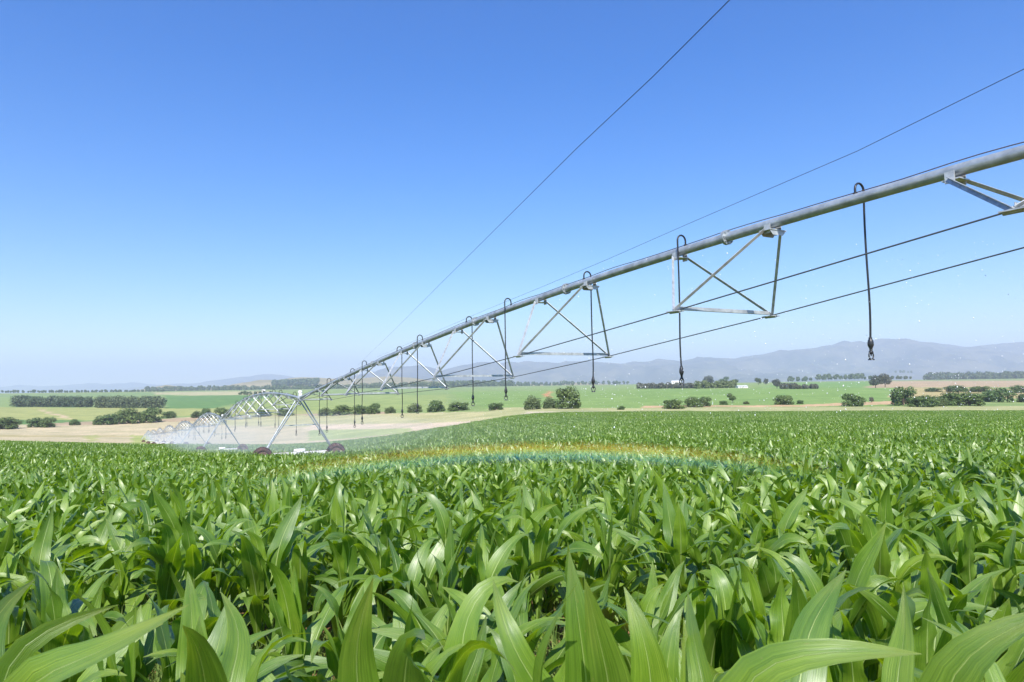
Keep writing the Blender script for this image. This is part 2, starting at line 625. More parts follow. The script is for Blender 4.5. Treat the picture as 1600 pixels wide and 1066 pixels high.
# ------------------------------------------------------------------ hills and mountains
def ridge(name, label, pts, D, depth, mat, rough, foot=-30.0, ns=9.0):
    xs = np.array([p[0] for p in pts], float)
    ys = np.array([p[1] for p in pts], float)
    px = np.arange(xs[0], xs[-1] + 1, 3.0)
    yy = np.interp(px, xs, ys) + fbm(px / 14, px * 0 + D * .01, 4) * 3.2 * min(1, D / 8000)
    crest = np.array([at(x, y, D) for x, y in zip(px, yy)])
    fade = sm(0, 12, np.arange(len(px))) * sm(0, 12, np.arange(len(px))[::-1])
    hgt = (crest[:, 2] - foot)
    rows = 50
    V = []
    for k in range(rows + 1):
        s = k / rows                         # 0 foot (towards camera) .. 0.6 crest .. 1 back
        q = s / .62 if s < .62 else 1 - (s - .62) / .38
        f = q ** 1.35 if s < .62 else sm(0, 1, np.array(q))
        dy = -depth * (1 - s / .62) if s < .62 else depth * .6 * (s - .62) / .38
        y = crest[:, 1] + dy
        x = crest[:, 0] * (1 + dy / D * .25)
        n = fbm(x / (D / ns) + 3, y / (D / ns) * 1.3, 6)
        rn = -np.abs(fbm(x / (D / ns / 2.2) + 31, y / (D / ns / 1.1) + 7, 5))
        z = foot + hgt * f + (n * 1.1 + rn * 1.5 + .15) * rough * q * (1 - q) * 4 * .5 * fade
        z = np.minimum(z, foot + hgt * max(f, .02) * 1.15 + rough * .02)
        V.append(np.stack([x, y, z], -1))
    V = np.array(V)
    n = len(px)
    ii = np.arange(n * (rows + 1)).reshape(rows + 1, n)
    f = np.stack([ii[:-1, :-1], ii[:-1, 1:], ii[1:, 1:], ii[1:, :-1]], -1).reshape(-1, 4)
    o = link(name, mesh_np(name, V.reshape(-1, 3), f, mat, smooth=True))
    tag(o, label, kind='structure')
    return o


m_mtn = mat_hill('mountain_mat', (.045, .058, .065), (.16, .15, .12), .0028)
m_hill = mat_hill('hill_mat', (.20, .18, .095), (.30, .255, .15), .006)
m_pine = mat_hill('hill_wood_mat', (.020, .036, .022), (.035, .06, .036), .02)
ridge('mountain', 'hazy blue mountain massif with twin peaks above the valley',
      [(500, 597), (549, 588), (579, 586), (589, 578), (609, 574), (635, 573), (658, 571), (688, 579), (723, 572), (746, 566), (776, 567), (800, 568), (822, 565),
       (850, 566), (870, 568), (915, 563), (945, 567), (972, 569), (1005, 565), (1035, 562), (1060, 564), (1106, 559), (1148, 560), (1180, 556), (1219, 548), (1250, 546),
       (1275, 543), (1300, 539), (1319, 532), (1331, 534), (1343, 537), (1360, 533), (1374, 529), (1390, 530), (1406, 532), (1440, 534), (1469, 537), (1495, 540), (1513, 543), (1530, 540), (1547, 538),
       (1600, 534), (1680, 530), (1760, 545), (1900, 560), (2050, 575)], 8500, 3300, m_mtn, 620)
ridge('mountain', 'pale flat-topped far mountain behind the brown hill',
      [(225, 606), (265, 600), (300, 599), (320, 598), (340, 594), (356, 592), (370, 590), (390, 588), (400, 586), (425, 584.5), (440, 586), (455, 589), (480, 593), (520, 595), (560, 600)], 11500, 3000, m_mtn, 180)
ridge('mountain', 'faint low mountain chain on the far horizon above the groves',
      [(-300, 600), (-150, 598), (-60, 606), (5, 605), (30, 602), (55, 605), (90, 603), (120, 600), (145, 599), (170, 601), (190, 599), (205, 597.5), (222, 600), (245, 603), (275, 606)], 13000, 3000, m_mtn, 160)
ridge('hill', 'small brown rounded hill with trees at its foot', [(205, 612), (220, 610.5), (240, 605), (260, 601.5), (272, 603), (285, 606), (312, 607), (340, 610)], 2600, 400, m_hill, 25, foot=-18, ns=30)
ridge('hill', 'long brown hill with a dark pine plantation', [(318, 609), (347, 604.5), (379, 598), (407, 594), (432, 594), (452, 591), (471, 590), (496, 590), (517, 592), (539, 594), (575, 590), (612, 588.5),
      (640, 590), (668, 594), (700, 598), (760, 601), (850, 600), (900, 598), (960, 601), (1020, 603)], 3200, 700, m_hill, 45, foot=-22, ns=26)


# ------------------------------------------------------------------ trees, bushes, groves
def cards(centres, radii, n, size, rg, up=.25):
    """n leaf-clump quads spread through ellipsoids"""
    centres, radii = np.asarray(centres, float), np.asarray(radii, float)
    w = (radii[:, 0] * radii[:, 1] * radii[:, 2]) ** .66
    k = rg.choice(len(centres), n, p=w / w.sum())
    d = rg.normal(size=(n, 3))
    d /= np.linalg.norm(d, axis=1)[:, None]
    r = rg.random(n) ** .38
    p = centres[k] + d * r[:, None] * radii[k]
    nr_ = d * 1.3 + rg.normal(size=(n, 3)) * .55 + np.array([0, -.15, up + .25])
    nr_ /= np.linalg.norm(nr_, axis=1)[:, None]
    a = np.cross(nr_, rg.normal(size=(n, 3)))
    a /= np.linalg.norm(a, axis=1)[:, None]
    b = np.cross(nr_, a)
    s = size * (.6 + .8 * rg.random(n))[:, None]
    q = np.stack([p + a * s * .62, p + b * s * .36 + a * s * .05, p - a * s * .58, p - b * s * .4], 1)
    return q.reshape(-1, 3), np.arange(4 * n).reshape(-1, 4)


def bush_variant(seed, tall=False, mat=None, n=2600):
    rg = np.random.default_rng(seed)
    cs, rs = [], []
    m = rg.integers(9, 14)
    for i in range(m):
        a = rg.random() * 6.283
        rr = .33 * math.sqrt(rg.random())
        h = (.35 + .42 * rg.random()) if tall else (.24 + .45 * rg.random()) * (1 - .7 * rr)
        s = .13 + .12 * rg.random()
        cs.append((rr * math.cos(a), rr * math.sin(a), h))
        rs.append((s * 1.15, s * 1.15, s * (1.0 if tall else .95)))
    if not tall:
        for i in range(6):
            a = i * 1.05 + rg.random()
            cs.append((.34 * math.cos(a), .34 * math.sin(a), .15))
            rs.append((.15, .15, .16))
    v, f = cards(cs, rs, n, .062, rg)
    hi = np.percentile(v[:, 2], 98.5)
    v[:, 2] /= hi
    v[:, 2] = np.maximum(v[:, 2], .0)
    v[:, :2] /= np.percentile(np.abs(v[:, :2]), 97.5) * 2
    crown = mesh_np('crown', v, f, mat)
    b = MB()
    b.tube([(0, 0, -.05), (.01, 0, .15), (.0, .02, .35), (.02, .0, .6)], [.035, .028, .02, .006], 7)
    for i in range(4):
        a = i * 1.6 + rg.random()
        b.tube([(0, 0, .1 + .05 * i), (.1 * math.cos(a), .1 * math.sin(a), .3 + .05 * i), (.22 * math.cos(a), .22 * math.sin(a), .5 + .04 * i)], [.018, .012, .004], 5)
    return crown, b.mesh('trunk', M['bark'])


BV = [bush_variant(11, mat=M['leaf_a']), bush_variant(12, mat=M['leaf_a']), bush_variant(13, mat=M['leaf_b']), bush_variant(14, mat=M['leaf_a'])]
TV = [bush_variant(21, True, M['leaf_d']), bush_variant(22, True, M['leaf_c']), bush_variant(23, True, M['leaf_a'])]


def bush(px, base, w, h, var, label, name='bush', group=None, cat='bush', z0=150.0):
    p = ground_at(px, base, z0)
    s = p.y / F
    o = empty(name, p, rng.random() * 6.28)
    o.scale = (w * s * .90, w * s * .90, h * s * 1.0)
    o.location.z = gz(p.x, p.y) - .1
    crown, trunk = var
    link('trunk', trunk, o)
    link('crown', crown, o)
    tag(o, label, cat, group)
    return o


BUSHES = [
    (3, 670.5, 44, 17, 0, 'dark green bush cut by the photo left edge above the dirt strip'),
    (54, 668, 24, 14, 1, 'left one of two low round bushes above the tan strip'),
    (74, 668, 24, 15, 3, 'right one of two low round bushes above the tan strip'),
    (117, 664.5, 16, 9, 0, 'small lone bush between the low pair and the large thicket'),
    (152, 664, 12, 9, 1, 'little bush at the left foot of the large thicket'),
    (168, 663.5, 34, 15, 1, 'low spreading bush at the left end of the large thicket'),
    (203, 662, 38, 23, 0, 'broad dark bush in the middle of the large left thicket'),
    (235, 660.5, 36, 22, 3, 'tall dark bush at the right end of the large left thicket'),
    (263, 653.5, 21, 10, 1, 'small round bush just right of the large thicket'),
    (308, 653, 20, 10, 2, 'low olive bush left of the far sprinkler arch'),
    (322, 653, 18, 14, 0, 'upright bush beside the low olive bush near the far arch'),
    (347, 653, 24, 15, 3, 'round bush directly above the second irrigation tower'),
    (412, 651, 26, 12, 0, 'bush seen through the arch left of the nearest tower'),
    (447, 650, 28, 13, 1, 'bush behind the spray just left of the nearest tower top'),
    (508, 650, 22, 12, 2, 'misty bush right of the nearest tower'),
    (531, 649, 34, 15, 0, 'wide misty bush behind the far hoses'),
    (560, 648, 28, 14, 1, 'misty bush between two far hoses'),
    (584, 647, 24, 16, 3, 'rounded tall misty bush behind the spray'),
    (610, 646, 18, 10, 2, 'low thin bush in the spray behind the trusses'),
    (648, 644.5, 24, 13, 2, 'pale grey green bush left of the round one under the trusses'),
    (682, 643.5, 30, 17, 0, 'round green bush under the middle trusses'),
    (717, 642, 34, 13, 1, 'flat wide bush beneath the middle hose'),
    (775, 641, 26, 11, 3, 'lone low bush left of the large round tree'),
    (832, 640, 27, 20, 2, 'light green bush left of the red soil scar'),
    (859, 638.5, 22, 17, 2, 'light green bush below the red soil scar'),
    (970, 640.5, 12, 6, 0, 'tiny low bush alone in the middle green field'),
    (1054, 639, 36, 14, 1, 'dark low bush left of the pair under the hoses'),
    (1085, 636.5, 26, 16, 0, 'middle dark bush of the low group under the crossbar'),
    (1101, 635.5, 22, 15, 3, 'right dark bush of the low group under the crossbar'),
    (1131, 632.5, 14, 6, 1, 'small flat bush at the edge of the green field'),
    (1166, 632, 10, 5, 2, 'tiny dry bush right of the small lone tree'),
    (1224, 632.5, 32, 14, 0, 'dome shaped dark bush in front of the green field'),
    (1250, 631.5, 11, 6, 1, 'tiny bush right of the dome shaped bush'),
    (1332, 635, 36, 19, 3, 'large round light green bush below the right hose'),
    (1440, 636, 42, 17, 1, 'low spreading bush in the big right thicket'),
    (1466, 635, 28, 15, 2, 'middle low bush of the big right thicket'),
    (1482, 633.5, 40, 20, 0, 'broad dark bush in the big right thicket'),
    (1514, 634, 46, 20, 1, 'long dark bush at the right of the big right thicket'),
    (1560, 628.5, 44, 21, 3, 'tall bush on the far side right of the thicket'),
    (1603, 629, 26, 13, 0, 'bush cut by the photo right edge'),
    (1460, 612.5, 26, 6, 1, 'low hedge bush on the tan slope at right'),
    (1497, 612.5, 34, 10, 0, 'darker hedge bush on the tan slope at right'),
    (1532, 613, 30, 9, 3, 'low end bush of the hedge on the tan slope'),
    (1590, 614, 32, 11, 1, 'hedge bush near the right edge on the tan slope'),
]
for a in BUSHES:
    bush(a[0], a[1], a[2], a[3], BV[a[4]], a[5], group='bushes along the field margins')
TREES = [
    (887, 638.5, 40, 32, BV[1], 'large round dark green tree standing alone beside the red soil scar'),
    (1145, 629, 16, 14, TV[2], 'small lone tree on the far side of the green field'),
    (1362, 629.5, 8, 9, TV[0], 'thin dry little tree right of the round bush'),
    (1412, 634, 38, 28, BV[3], 'tallest rounded tree at the left of the big right thicket'),
    (1368, 606.5, 18, 19, TV[0], 'left grey gum tree of the pair at the brown field corner'),
    (1383, 605, 19, 20, TV[0], 'right grey gum tree of the pair at the brown field corner'),
    (1185, 602, 10, 11, TV[1], 'dark small tree left of the twin small trees beyond the field'),
    (1197, 602, 9, 10, TV[0], 'grey small tree beside the dark one beyond the field'),
    (1214, 607, 16, 14, TV[0], 'grey tree at the left of the grey hedge'),
    (1107, 602, 16, 14, TV[0], 'purple grey tree behind the farm hedge'),
    (1131, 599, 16, 10, TV[2], 'rounded green tree right of the purple grey tree'),
    (1150, 604, 9, 11, TV[1], 'narrow dark tree beside the farmhouse'),
]
for a in TREES:
    bush(a[0], a[1], a[2], a[3], a[4], a[5], 'tree', 'single trees around the valley fields', 'tree')


def grove(x0, x1, base0, base1, h0, h1, mat, label, z=None, rows=3, dens=1.0, size=None):
    """a far wood that reads as one mass: many crowns joined"""
    rg = np.random.default_rng(int(x0 * 13 + x1) % 99991)
    cs, rs = [], []
    n = max(6, int((x1 - x0) / 4.2 * dens))
    for k in range(rows):
        for i in range(n):
            t = (i + rg.random()) / n
            px = x0 + (x1 - x0) * t
            by = base0 + (base1 - base0) * t
            p = ground_at(px, by, 300.0) if z is None else at(px, by, z)
            sc = p.y / F
            hh = (h0 + (h1 - h0) * rg.random()) * sc
            y = p.y + k * 5 * sc + rg.normal() * 1.2 * sc
            g = gz(p.x * y / p.y, y) if z is None else p.z
            r = hh * (.28 + .12 * rg.random())
            cs.append((p.x * y / p.y, y, g + hh - r * .9))
            rs.append((r * 1.15, r * 1.15, r * .95))
            cs.append((p.x * y / p.y + rg.normal() * r * .5, y, g + hh * .40))
            rs.append((r * 1.1, r * 1.1, hh * .42))
    sc = np.mean([c[1] for c in cs]) / F
    v, f = cards(cs, rs, int(len(cs) * 95), (size or 1.9) * sc, rg)
    o = link('grove', mesh_np('grove', v, f, mat))
    tag(o, label, 'grove', None, 'stuff')
    return o


grove(21, 144, 636, 636.5, 14, 19, M['leaf_c'], 'long dark plantation grove at the far left of the green fields')
grove(152, 255, 637.5, 638, 15, 20, M['leaf_c'], 'second dark plantation grove right of the first')
grove(-40, 260, 613.5, 612.5, 2, 4, M['leaf_c'], 'thin dark tree line below the far left mountains', z=1700, rows=1)
grove(228, 420, 612, 610.5, 5, 9, M['leaf_c'], 'blue dark tree belt under the small brown hill', z=2300, rows=2)
grove(372, 425, 617, 616.5, 2, 6, M['leaf_c'], 'short dark hedge line above the green field', rows=1)
grove(408, 560, 617, 615.5, 10, 16, M['leaf_c'], 'dark wood behind the top of the nearest tower', z=2000)
grove(550, 690, 615, 611, 10, 17, M['leaf_c'], 'dark wood behind the middle trusses', z=2000)
grove(690, 800, 607, 606, 8, 13, M['leaf_c'], 'dark wood seen between the truss rods', z=2100)
grove(790, 985, 602, 600, 3, 6, M['leaf_c'], 'low blue tree line under the mountains in the middle', z=2600, rows=1)
grove(640, 880, 606, 603, 2, 5, M['leaf_c'], 'faint tree line at the mountain foot', z=2400, rows=1)
grove(998, 1090, 607.5, 607, 5, 10, M['leaf_d'], 'grey green farm hedge at the left of the farm buildings')
grove(1088, 1150, 607.5, 606, 7, 13, M['leaf_b'], 'olive green farm hedge around the farmhouse')
grove(1220, 1246, 608, 608, 7, 10, M['leaf_d'], 'short grey hedge right of the grey tree')
grove(1248, 1280, 608, 607.5, 4, 8, M['leaf_d'], 'lower grey hedge in the green field')
grove(1230, 1268, 596, 595, 4, 8, M['leaf_c'], 'short row of dark trees beyond the farm', z=1700, rows=1)
grove(1275, 1350, 593.5, 592, 5, 9, M['leaf_c'], 'row of dark round trees below the highest peaks', z=1700, rows=1)
grove(1350, 1425, 592.5, 592, 3, 5, M['leaf_c'], 'low dark tree row behind the gum pair', z=1400, rows=1)
grove(1448, 1640, 594, 592, 6, 13, M['leaf_c'], 'long blue green tree belt behind the brown field', z=2000)
grove(1398, 1425, 582, 582, 1, 3, M['leaf_c'], 'tiny dark tree strip on the mountain foot', z=4200, rows=1)
grove(425, 497, 604, 601, 9, 11, M['leaf_c'], 'dark pine plantation block on the long brown hill', z=2850, rows=3)


# farm buildings, far off
def farm_building(px, base, w, h, roof, label, d=6.0, z0=300.0):
    p = ground_at(px, base, z0)
    s = p.y / F
    o = empty('farm_building', (p.x, p.y, gz(p.x, p.y)), .15)
    hw, hh, hd = w * s / 2, h * s, d / 2
    MB().box((0, 0, hh * .32), (hw, 0, 0), (0, hd, 0), (0, 0, hh * .34)).build('wall', M['wall'], o)
    r = MB()
    e = .35
    prof = [(-hd - e, hh * .66), (0, hh), (hd + e, hh * .66), (hd + e, hh * .66 - .12), (0, hh - .12), (-hd - e, hh * .66 - .12)]
    vs = [(x, y, z) for x in (-hw - e, hw + e) for y, z in prof]
    r.add(vs, [(i, (i + 1) % 6, 6 + (i + 1) % 6, 6 + i) for i in range(6)] + [(0, 1, 4, 5), (1, 2, 3, 4), (11, 10, 7, 6), (10, 9, 8, 7)])
    r.build('roof', roof, o)
    for k in (-.6, .1, .62):
        MB().box((hw * k, -hd - .02, hh * .36), (hw * .09, 0, 0), (0, .03, 0), (0, 0, hh * .13)).build('window', M['glass'], o)
    MB().box((hw * -.22, -hd - .02, hh * .22), (hw * .07, 0, 0), (0, .03, 0), (0, 0, hh * .22)).build('door', M['bark'], o)
    tag(o, label, 'building', 'farm buildings far off')


farm_building(1056, 600, 15, 5, M['roof'], 'long white roofed farm shed behind the grey green hedge')
farm_building(1159, 606.5, 16, 4, M['roof'], 'low pale farmhouse right of the narrow dark tree')
farm_building(412, 613, 5, 4, M['wall'], 'tiny pale house in front of the dark wood by the tower', z0=900)


# ------------------------------------------------------------------ the pivot irrigation machine
TP = [at(468, 622, 42.5), at(347, 654.5, 78), at(302, 666, 113), at(273, 672, 148), at(255, 675.5, 183), at(244, 677.5, 218), at(235, 678.5, 253), at(229, 678, 288)]
PD = Vector((TP[0].x - TP[1].x, TP[0].y - TP[1].y, 0)).normalized()      # along the pipe, towards the camera
QD = Vector((-PD.y, PD.x, 0))                                             # across the pipe, to the right and away
if QD.x < 0:
    QD = -QD
UP = Vector((0, 0, 1))
T0 = TP[0] + PD * 43.5
PIPE_FIT = np.polyfit([0, 6.65, 11.29, 16.04, 20.8, 25.92, 30.84, 35.97, 39.6, 43.5], [.77, 1.49, 2.02, 2.57, 3.0, 3.44, 3.79, 4.02, 4.11, 4.10], 4)
T0.z = float(np.polyval(PIPE_FIT, 43.5))
YAW = math.atan2(QD.y, QD.x)


def shift(me, o):
    me.transform(Matrix.Translation(-Vector(o)))
    return me


def part(mb, name, mat, root):
    return link(name, shift(mb.mesh(name, mat), root.location), root)


def pipe_at(a, b, s, rise):
    p = a.lerp(b, s)
    p.z += rise * 4 * s * (1 - s)
    return p


def make_span(a, b, rise, pyr, label, near):
    """a = far tower top, b = near tower top; pyr = list of (t_far, t_near) brackets in metres from a"""
    L = (b - a).length
    root = empty('irrigation_span', Vector((a.x, a.y, gz(a.x, a.y))))
    if rise is None:
        P = lambda t: Vector((a.x + PD.x * t, a.y + PD.y * t, float(np.polyval(PIPE_FIT, t))))
        L = 43.5
    else:
        P = lambda t: pipe_at(a, b, t / L, rise)
    n = 40 if near else 20
    seg = 20 if near else 8
    part(MB().tube([P(L * i / n) for i in range(n + 1)], .081, seg), 'pipe', M['pipe'], root)
    # control cable lying along the top of the pipe, lifting off a little here and there
    k = 130 if near else 30
    cab = [P(L * i / k) + UP * (.098 + (.022 * max(0, math.sin(i * .55)) if near else 0)) + QD * .012 * math.sin(i * .9) for i in range(k + 1)]
    part(MB().tube(cab, .0075, 5), 'control_cable', M['cable'], root)
    nodesL, nodesR = [], []
    w = .053
    for ta, tb in pyr:
        pa, pb = P(ta), P(tb)
        m = P((ta + tb) / 2)
        tm = (ta + tb) / 2 - (L / 2 if rise is not None else 25.0)
        depth = max(.55, 1.70 - .0037 * tm * tm)
        hw_ = 1.33 * (.45 + .55 * depth / 1.7)
        Ln, Rn = m - QD * hw_ - UP * depth, m + QD * hw_ - UP * depth
        nodesL.append(Ln)
        nodesR.append(Rn)
        for pp, wd in ((pa, .12), (pb, .2)):
            br = MB()
            br.box(pp - UP * .125, PD * .11, QD * wd, UP * .008)
            br.box(pp - UP * .10 - QD * .13, PD * .06, QD * .008, UP * .075)
            br.box(pp - UP * .10 + QD * .13, PD * .06, QD * .008, UP * .075)
            if wd > .15:
                for sgn in (-1, 1):
                    br.add([pp - UP * .13 + PD * .1 * sgn - QD * .2, pp - UP * .13 + PD * .1 * sgn + QD * .2, pp - UP * .21 + PD * .1 * sgn + QD * .12, pp - UP * .21 + PD * .1 * sgn - QD * .12],
                           [(0, 1, 2, 3)])
            part(br, 'bracket', M['steel'], root)
        for nd, sg in ((Ln, -1), (Rn, 1)):
            for pp in (pa, pb):
                top = pp - UP * .12 + QD * .15 * sg
                part(MB().angle(top, nd, w, .008, QD * sg + UP * .4), 'strut', M['steel'], root)
            pl = MB()
            pl.box(nd - UP * .012, PD * .13, QD * .09, UP * .008)
            pl.tube([nd - PD * .12 - UP * .02, nd + PD * .12 - UP * .02], .026, 8)
            part(pl, 'node_plate', M['steel'], root)
        part(MB().angle(Ln + UP * .02, Rn + UP * .02, .06, .008, -PD), 'crossbar', M['steel'], root)
        fl = P((ta + tb) / 2 + .1)
        fb = MB()
        fb.tube([fl - PD * .03, fl - PD * .004], .135, 16).tube([fl + PD * .004, fl + PD * .03], .135, 16)
        for j in range(8):
            c = math.cos(j * .785) * .113
            s_ = math.sin(j * .785) * .113
            fb.tube([fl - PD * .06 + QD * c + UP * s_, fl + PD * .06 + QD * c + UP * s_], .011, 5)
        part(fb, 'flange', M['pipe'], root)
    for nodes, sg in ((nodesL, -1), (nodesR, 1)):
        chain = [P(.5) - UP * .2 + QD * .2 * sg] + nodes + [P(L - .5) - UP * .2 + QD * .2 * sg]
        for u, v in zip(chain[:-1], chain[1:]):
            part(MB().tube([u, v], .0108, 7), 'truss_rod', M['rod'], root)
    tag(root, label, 'irrigation pipe', 'spans of the irrigation machine')
    return P, L


# one sprinkler drop: gooseneck, hose, weight, rotating head (origin on the pipe axis; hangs on the +X side)
def make_drop(length=2.66):
    root = empty('sprinkler_drop')
    g = MB()
    pts = [(0, 0, .07)] + [(.10 - .10 * math.cos(a), 0, .17 + .11 * math.sin(a)) for a in np.linspace(0, math.pi, 9)] + [(.20, 0, .02)]
    g.tube(pts, .017, 9)
    g.tube([(0, 0, .05), (0, 0, .11)], .032, 8)
    link('gooseneck', g.mesh('gooseneck', M['hose']), root)
    hp = [(.20 + .012 * math.sin(k * .9) * k / 10, .01 * math.sin(k * .7), .06 - (length - .32) * k / 10) for k in range(11)]
    link('hose', MB().tube(hp, .0152, 9).mesh('hose', M['hose']), root)
    x0, y0, z0 = hp[-1]
    wgt = MB()
    prof = [(0.03, .024), (0.0, .026), (-.02, .036), (-.06, .042), (-.10, .042), (-.13, .030), (-.15, .022), (-.19, .020)]
    wgt.tube([(x0, y0, z0 + a) for a, r in prof], [r for a, r in prof], 12)
    link('weight', wgt.mesh('weight', M['plastic']), root)
    h = MB()
    zz = z0 - .19
    h.tube([(x0, y0, zz), (x0, y0, zz - .02), (x0, y0, zz - .035), (x0, y0, zz - .05)], [.026, .032, .032, .018], 12)
    ring = [(x0 + .052 * math.sin(a), y0, zz - .075 - .062 * -math.cos(a)) for a in np.linspace(.2, 2 * math.pi - .2, 17)]
    h.tube(ring, .010, 7)
    h.tube([(x0, y0, zz - .125), (x0, y0, zz - .140), (x0, y0, zz - .15)], [.030, .046, .046], 14)
    h.tube([(x0, y0, zz - .05), (x0, y0, zz - .085)], [.012, .006], 8)
    link('sprinkler_head', h.mesh('sprinkler_head', M['plastic']), root)
    return root


ORD = ['first', 'second', 'third', 'fourth', 'fifth', 'sixth', 'seventh', 'eighth', 'ninth', 'tenth', 'eleventh', 'twelfth', 'thirteenth']
PYR0 = [(3.3, 5.5), (8.4, 10.6), (13.5, 15.8), (18.6, 20.8), (23.6, 25.9), (28.68, 30.84), (33.79, 35.97), (38.83, 41.0)]
DROP0 = [37.45, 33.95, 30.6, 27.1, 24.2, 20.5, 17.8, 13.8, 11.25, 7.6, 4.3]
P0, L0 = make_span(TP[0], T0, None, PYR0, 'long galvanised pipe and truss span rising over the corn to the right edge', True)
drop = make_drop()
first = True
NEARL = ['sprinkler hose nearest the right edge, hanging alone right of the big truss', 'sprinkler hose hanging at the left end of the big truss crossbar',
         'sprinkler hose crossing the second truss from the right', 'sprinkler hose just left of the second truss from the right']
for i, t in enumerate(DROP0):
    o = drop if i == 0 else copy_tree(drop)
    p = P0(t)
    o.location = p
    o.rotation_euler = (0, 0, YAW + (0 if i % 2 == 0 else math.pi))
    lab = NEARL[i] if i < 4 else ORD[i] + ' sprinkler hose from the right edge along the near span'
    o.scale = (1, 1, .895 if i == 0 else .98 if i == 1 else .97)
    tag(o, lab, 'sprinkler hose', 'sprinkler hoses on the near span')
SPAN_LABELS = ['arched truss span between the nearest tower and the second tower', 'arched truss span between the second and third towers', 'arched truss span between the third and fourth towers',
               'small far truss span between the fourth and fifth towers', 'tiny far truss span beyond the fifth tower', 'tiny far truss span beyond the sixth tower', 'farthest truss span reaching the pivot point']
FAR_D = ['second', 'third', 'fourth', 'fifth', 'sixth', 'seventh', 'eighth']
for k in range(7):
    a, b = TP[k + 1], TP[k]
    Lk = (b - a).length
    pyr = [(2.3 + j * (Lk - 2.6) / 8, 2.3 + j * (Lk - 2.6) / 8 + 2.2) for j in range(8)]
    Pk, Lk = make_span(a, b, 1.25, pyr, SPAN_LABELS[k], False)
    for j in range(11):
        o = copy_tree(drop)
        o.location = Pk(1.9 + j * (Lk - 3.8) / 10)
        o.scale = (1, 1, .97)
        o.rotation_euler = (0, 0, YAW + (0 if j % 2 == 0 else math.pi))
        tag(o, ORD[10 - j] + ' sprinkler hose from the near end of the ' + FAR_D[k] + ' span', 'sprinkler hose', 'sprinkler hoses on the ' + FAR_D[k] + ' span')


def make_tower():
    """local X = across the pipe (rolling direction), local Y = along the pipe; origin on the ground, pipe axis at z = 3.9"""
    r = empty('drive_tower')
    H, B = 3.9, 2.15
    for sx in (-1, 1):
        for sy in (-1, 1):
            link('leg', MB().tube([(sx * .12, sy * .55, H - .15), (sx * B * .98, sy * .10, .72)], .042, 10).mesh('leg', M['pipe']), r)
    link('base_beam', MB().box((0, 0, .66), (B + .05, 0, 0), (0, .085, 0), (0, 0, .085)).mesh('base_beam', M['white']), r)
    link('brace', MB().angle((-1.02, 0, 2.28), (1.02, 0, 2.28), .06, .008, (0, 1, 0)).mesh('brace', M['steel']), r)
    sad = MB().box((0, 0, H - .14), (.16, 0, 0), (0, .62, 0), (0, 0, .012))
    sad.tube([(0, -.3, H), (0, -.1, H), (0, .1, H), (0, .3, H)], [.12, .15, .15, .12], 14)
    link('saddle', sad.mesh('saddle', M['steel']), r)
    bx = MB().box((.05, .05, H + .20), (.09, 0, 0), (0, .10, 0), (0, 0, .09))
    bx.tube([(.05, .05, H + .29), (.05, .05, H + .36), (.05, .05, H + .42), (.05, .05, H + .45)], [.12, .14, .11, .04], 12)
    link('control_box', bx.mesh('control_box', M['white']), r)
    mot = MB().box((0, 0, .80), (.17, 0, 0), (0, .12, 0), (0, 0, .07))
    mot.tube([(-.32, 0, .82), (-.17, 0, .82), (.17, 0, .82), (.34, 0, .82)], [.09, .11, .11, .09], 12)
    link('motor', mot.mesh('motor', M['white']), r)
    link('drive_shaft', MB().tube([(-B, .11, .74), (B, .11, .74)], .022, 7).mesh('drive_shaft', M['rim']), r)
    # wheel: tyre with lugs, rim with hub
    R, wd = .56, .14
    ty = MB()
    n = 36
    prof = [(R * .62, -wd * .8), (R * .80, -wd), (R * .95, -wd * .92), (R, -wd * .55), (R, wd * .55), (R * .95, wd * .92), (R * .80, wd), (R * .62, wd * .8)]
    vs = [(rr * math.cos(2 * math.pi * i / n), yy, rr * math.sin(2 * math.pi * i / n)) for i in range(n) for rr, yy in prof]
    m = len(prof)
    ty.add(vs, [(i * m + j, i * m + (j + 1) % m, ((i + 1) % n) * m + (j + 1) % m, ((i + 1) % n) * m + j) for i in range(n) for j in range(m)], True)
    for i in range(20):
        for sg in (-1, 1):
            a = 2 * math.pi * (i + (.5 if sg > 0 else 0)) / 20
            er, et = Vector((math.cos(a), 0, math.sin(a))), Vector((-math.sin(a), 0, math.cos(a)))
            ty.box(er * (R + .012) + Vector((0, sg * wd * .48, 0)), er * .035, et * .032 , Vector((0, wd * .5, 0)) + et * .05 * sg)
    tym = ty.mesh('tyre', M['tyre'])
    rm = MB().tube([(0, -.11, 0), (0, -.09, 0), (0, .0, 0), (0, .09, 0), (0, .11, 0)], [R * .60, R * .64, R * .5, R * .64, R * .60], 24)
    rm.tube([(0, -.17, 0), (0, .17, 0)], .09, 12)
    rmm = rm.mesh('rim', M['rim'])
    for sx in (-1, 1):
        wh = bpy.data.objects.new('wheel', None)
        C.objects.link(wh)
        wh.parent = r
        wh.location = (sx * (B + .05), -.22, R)
        wh.empty_display_size = .2
        link('tyre', tym, wh)
        link('rim', rmm, wh)
    return r


TOWER_L = ['nearest A-frame drive tower with two muddy wheels in the corn', 'second A-frame drive tower behind the spray', 'third drive tower, partly lost in spray', 'fourth drive tower, small and misty',
           'fifth drive tower, tiny in the mist', 'sixth drive tower, tiny in the mist', 'seventh drive tower, tiny beside the pivot point']
tw = make_tower()
for k in range(7):
    o = tw if k == 0 else copy_tree(tw)
    g = gz(TP[k].x, TP[k].y) - .04
    o.location = (TP[k].x, TP[k].y, g)
    o.rotation_euler = (0, 0, YAW)
    o.scale = (1, 1, (TP[k].z - g) / 3.9)
    tag(o, TOWER_L[k], 'irrigation tower', 'drive towers of the irrigation machine')
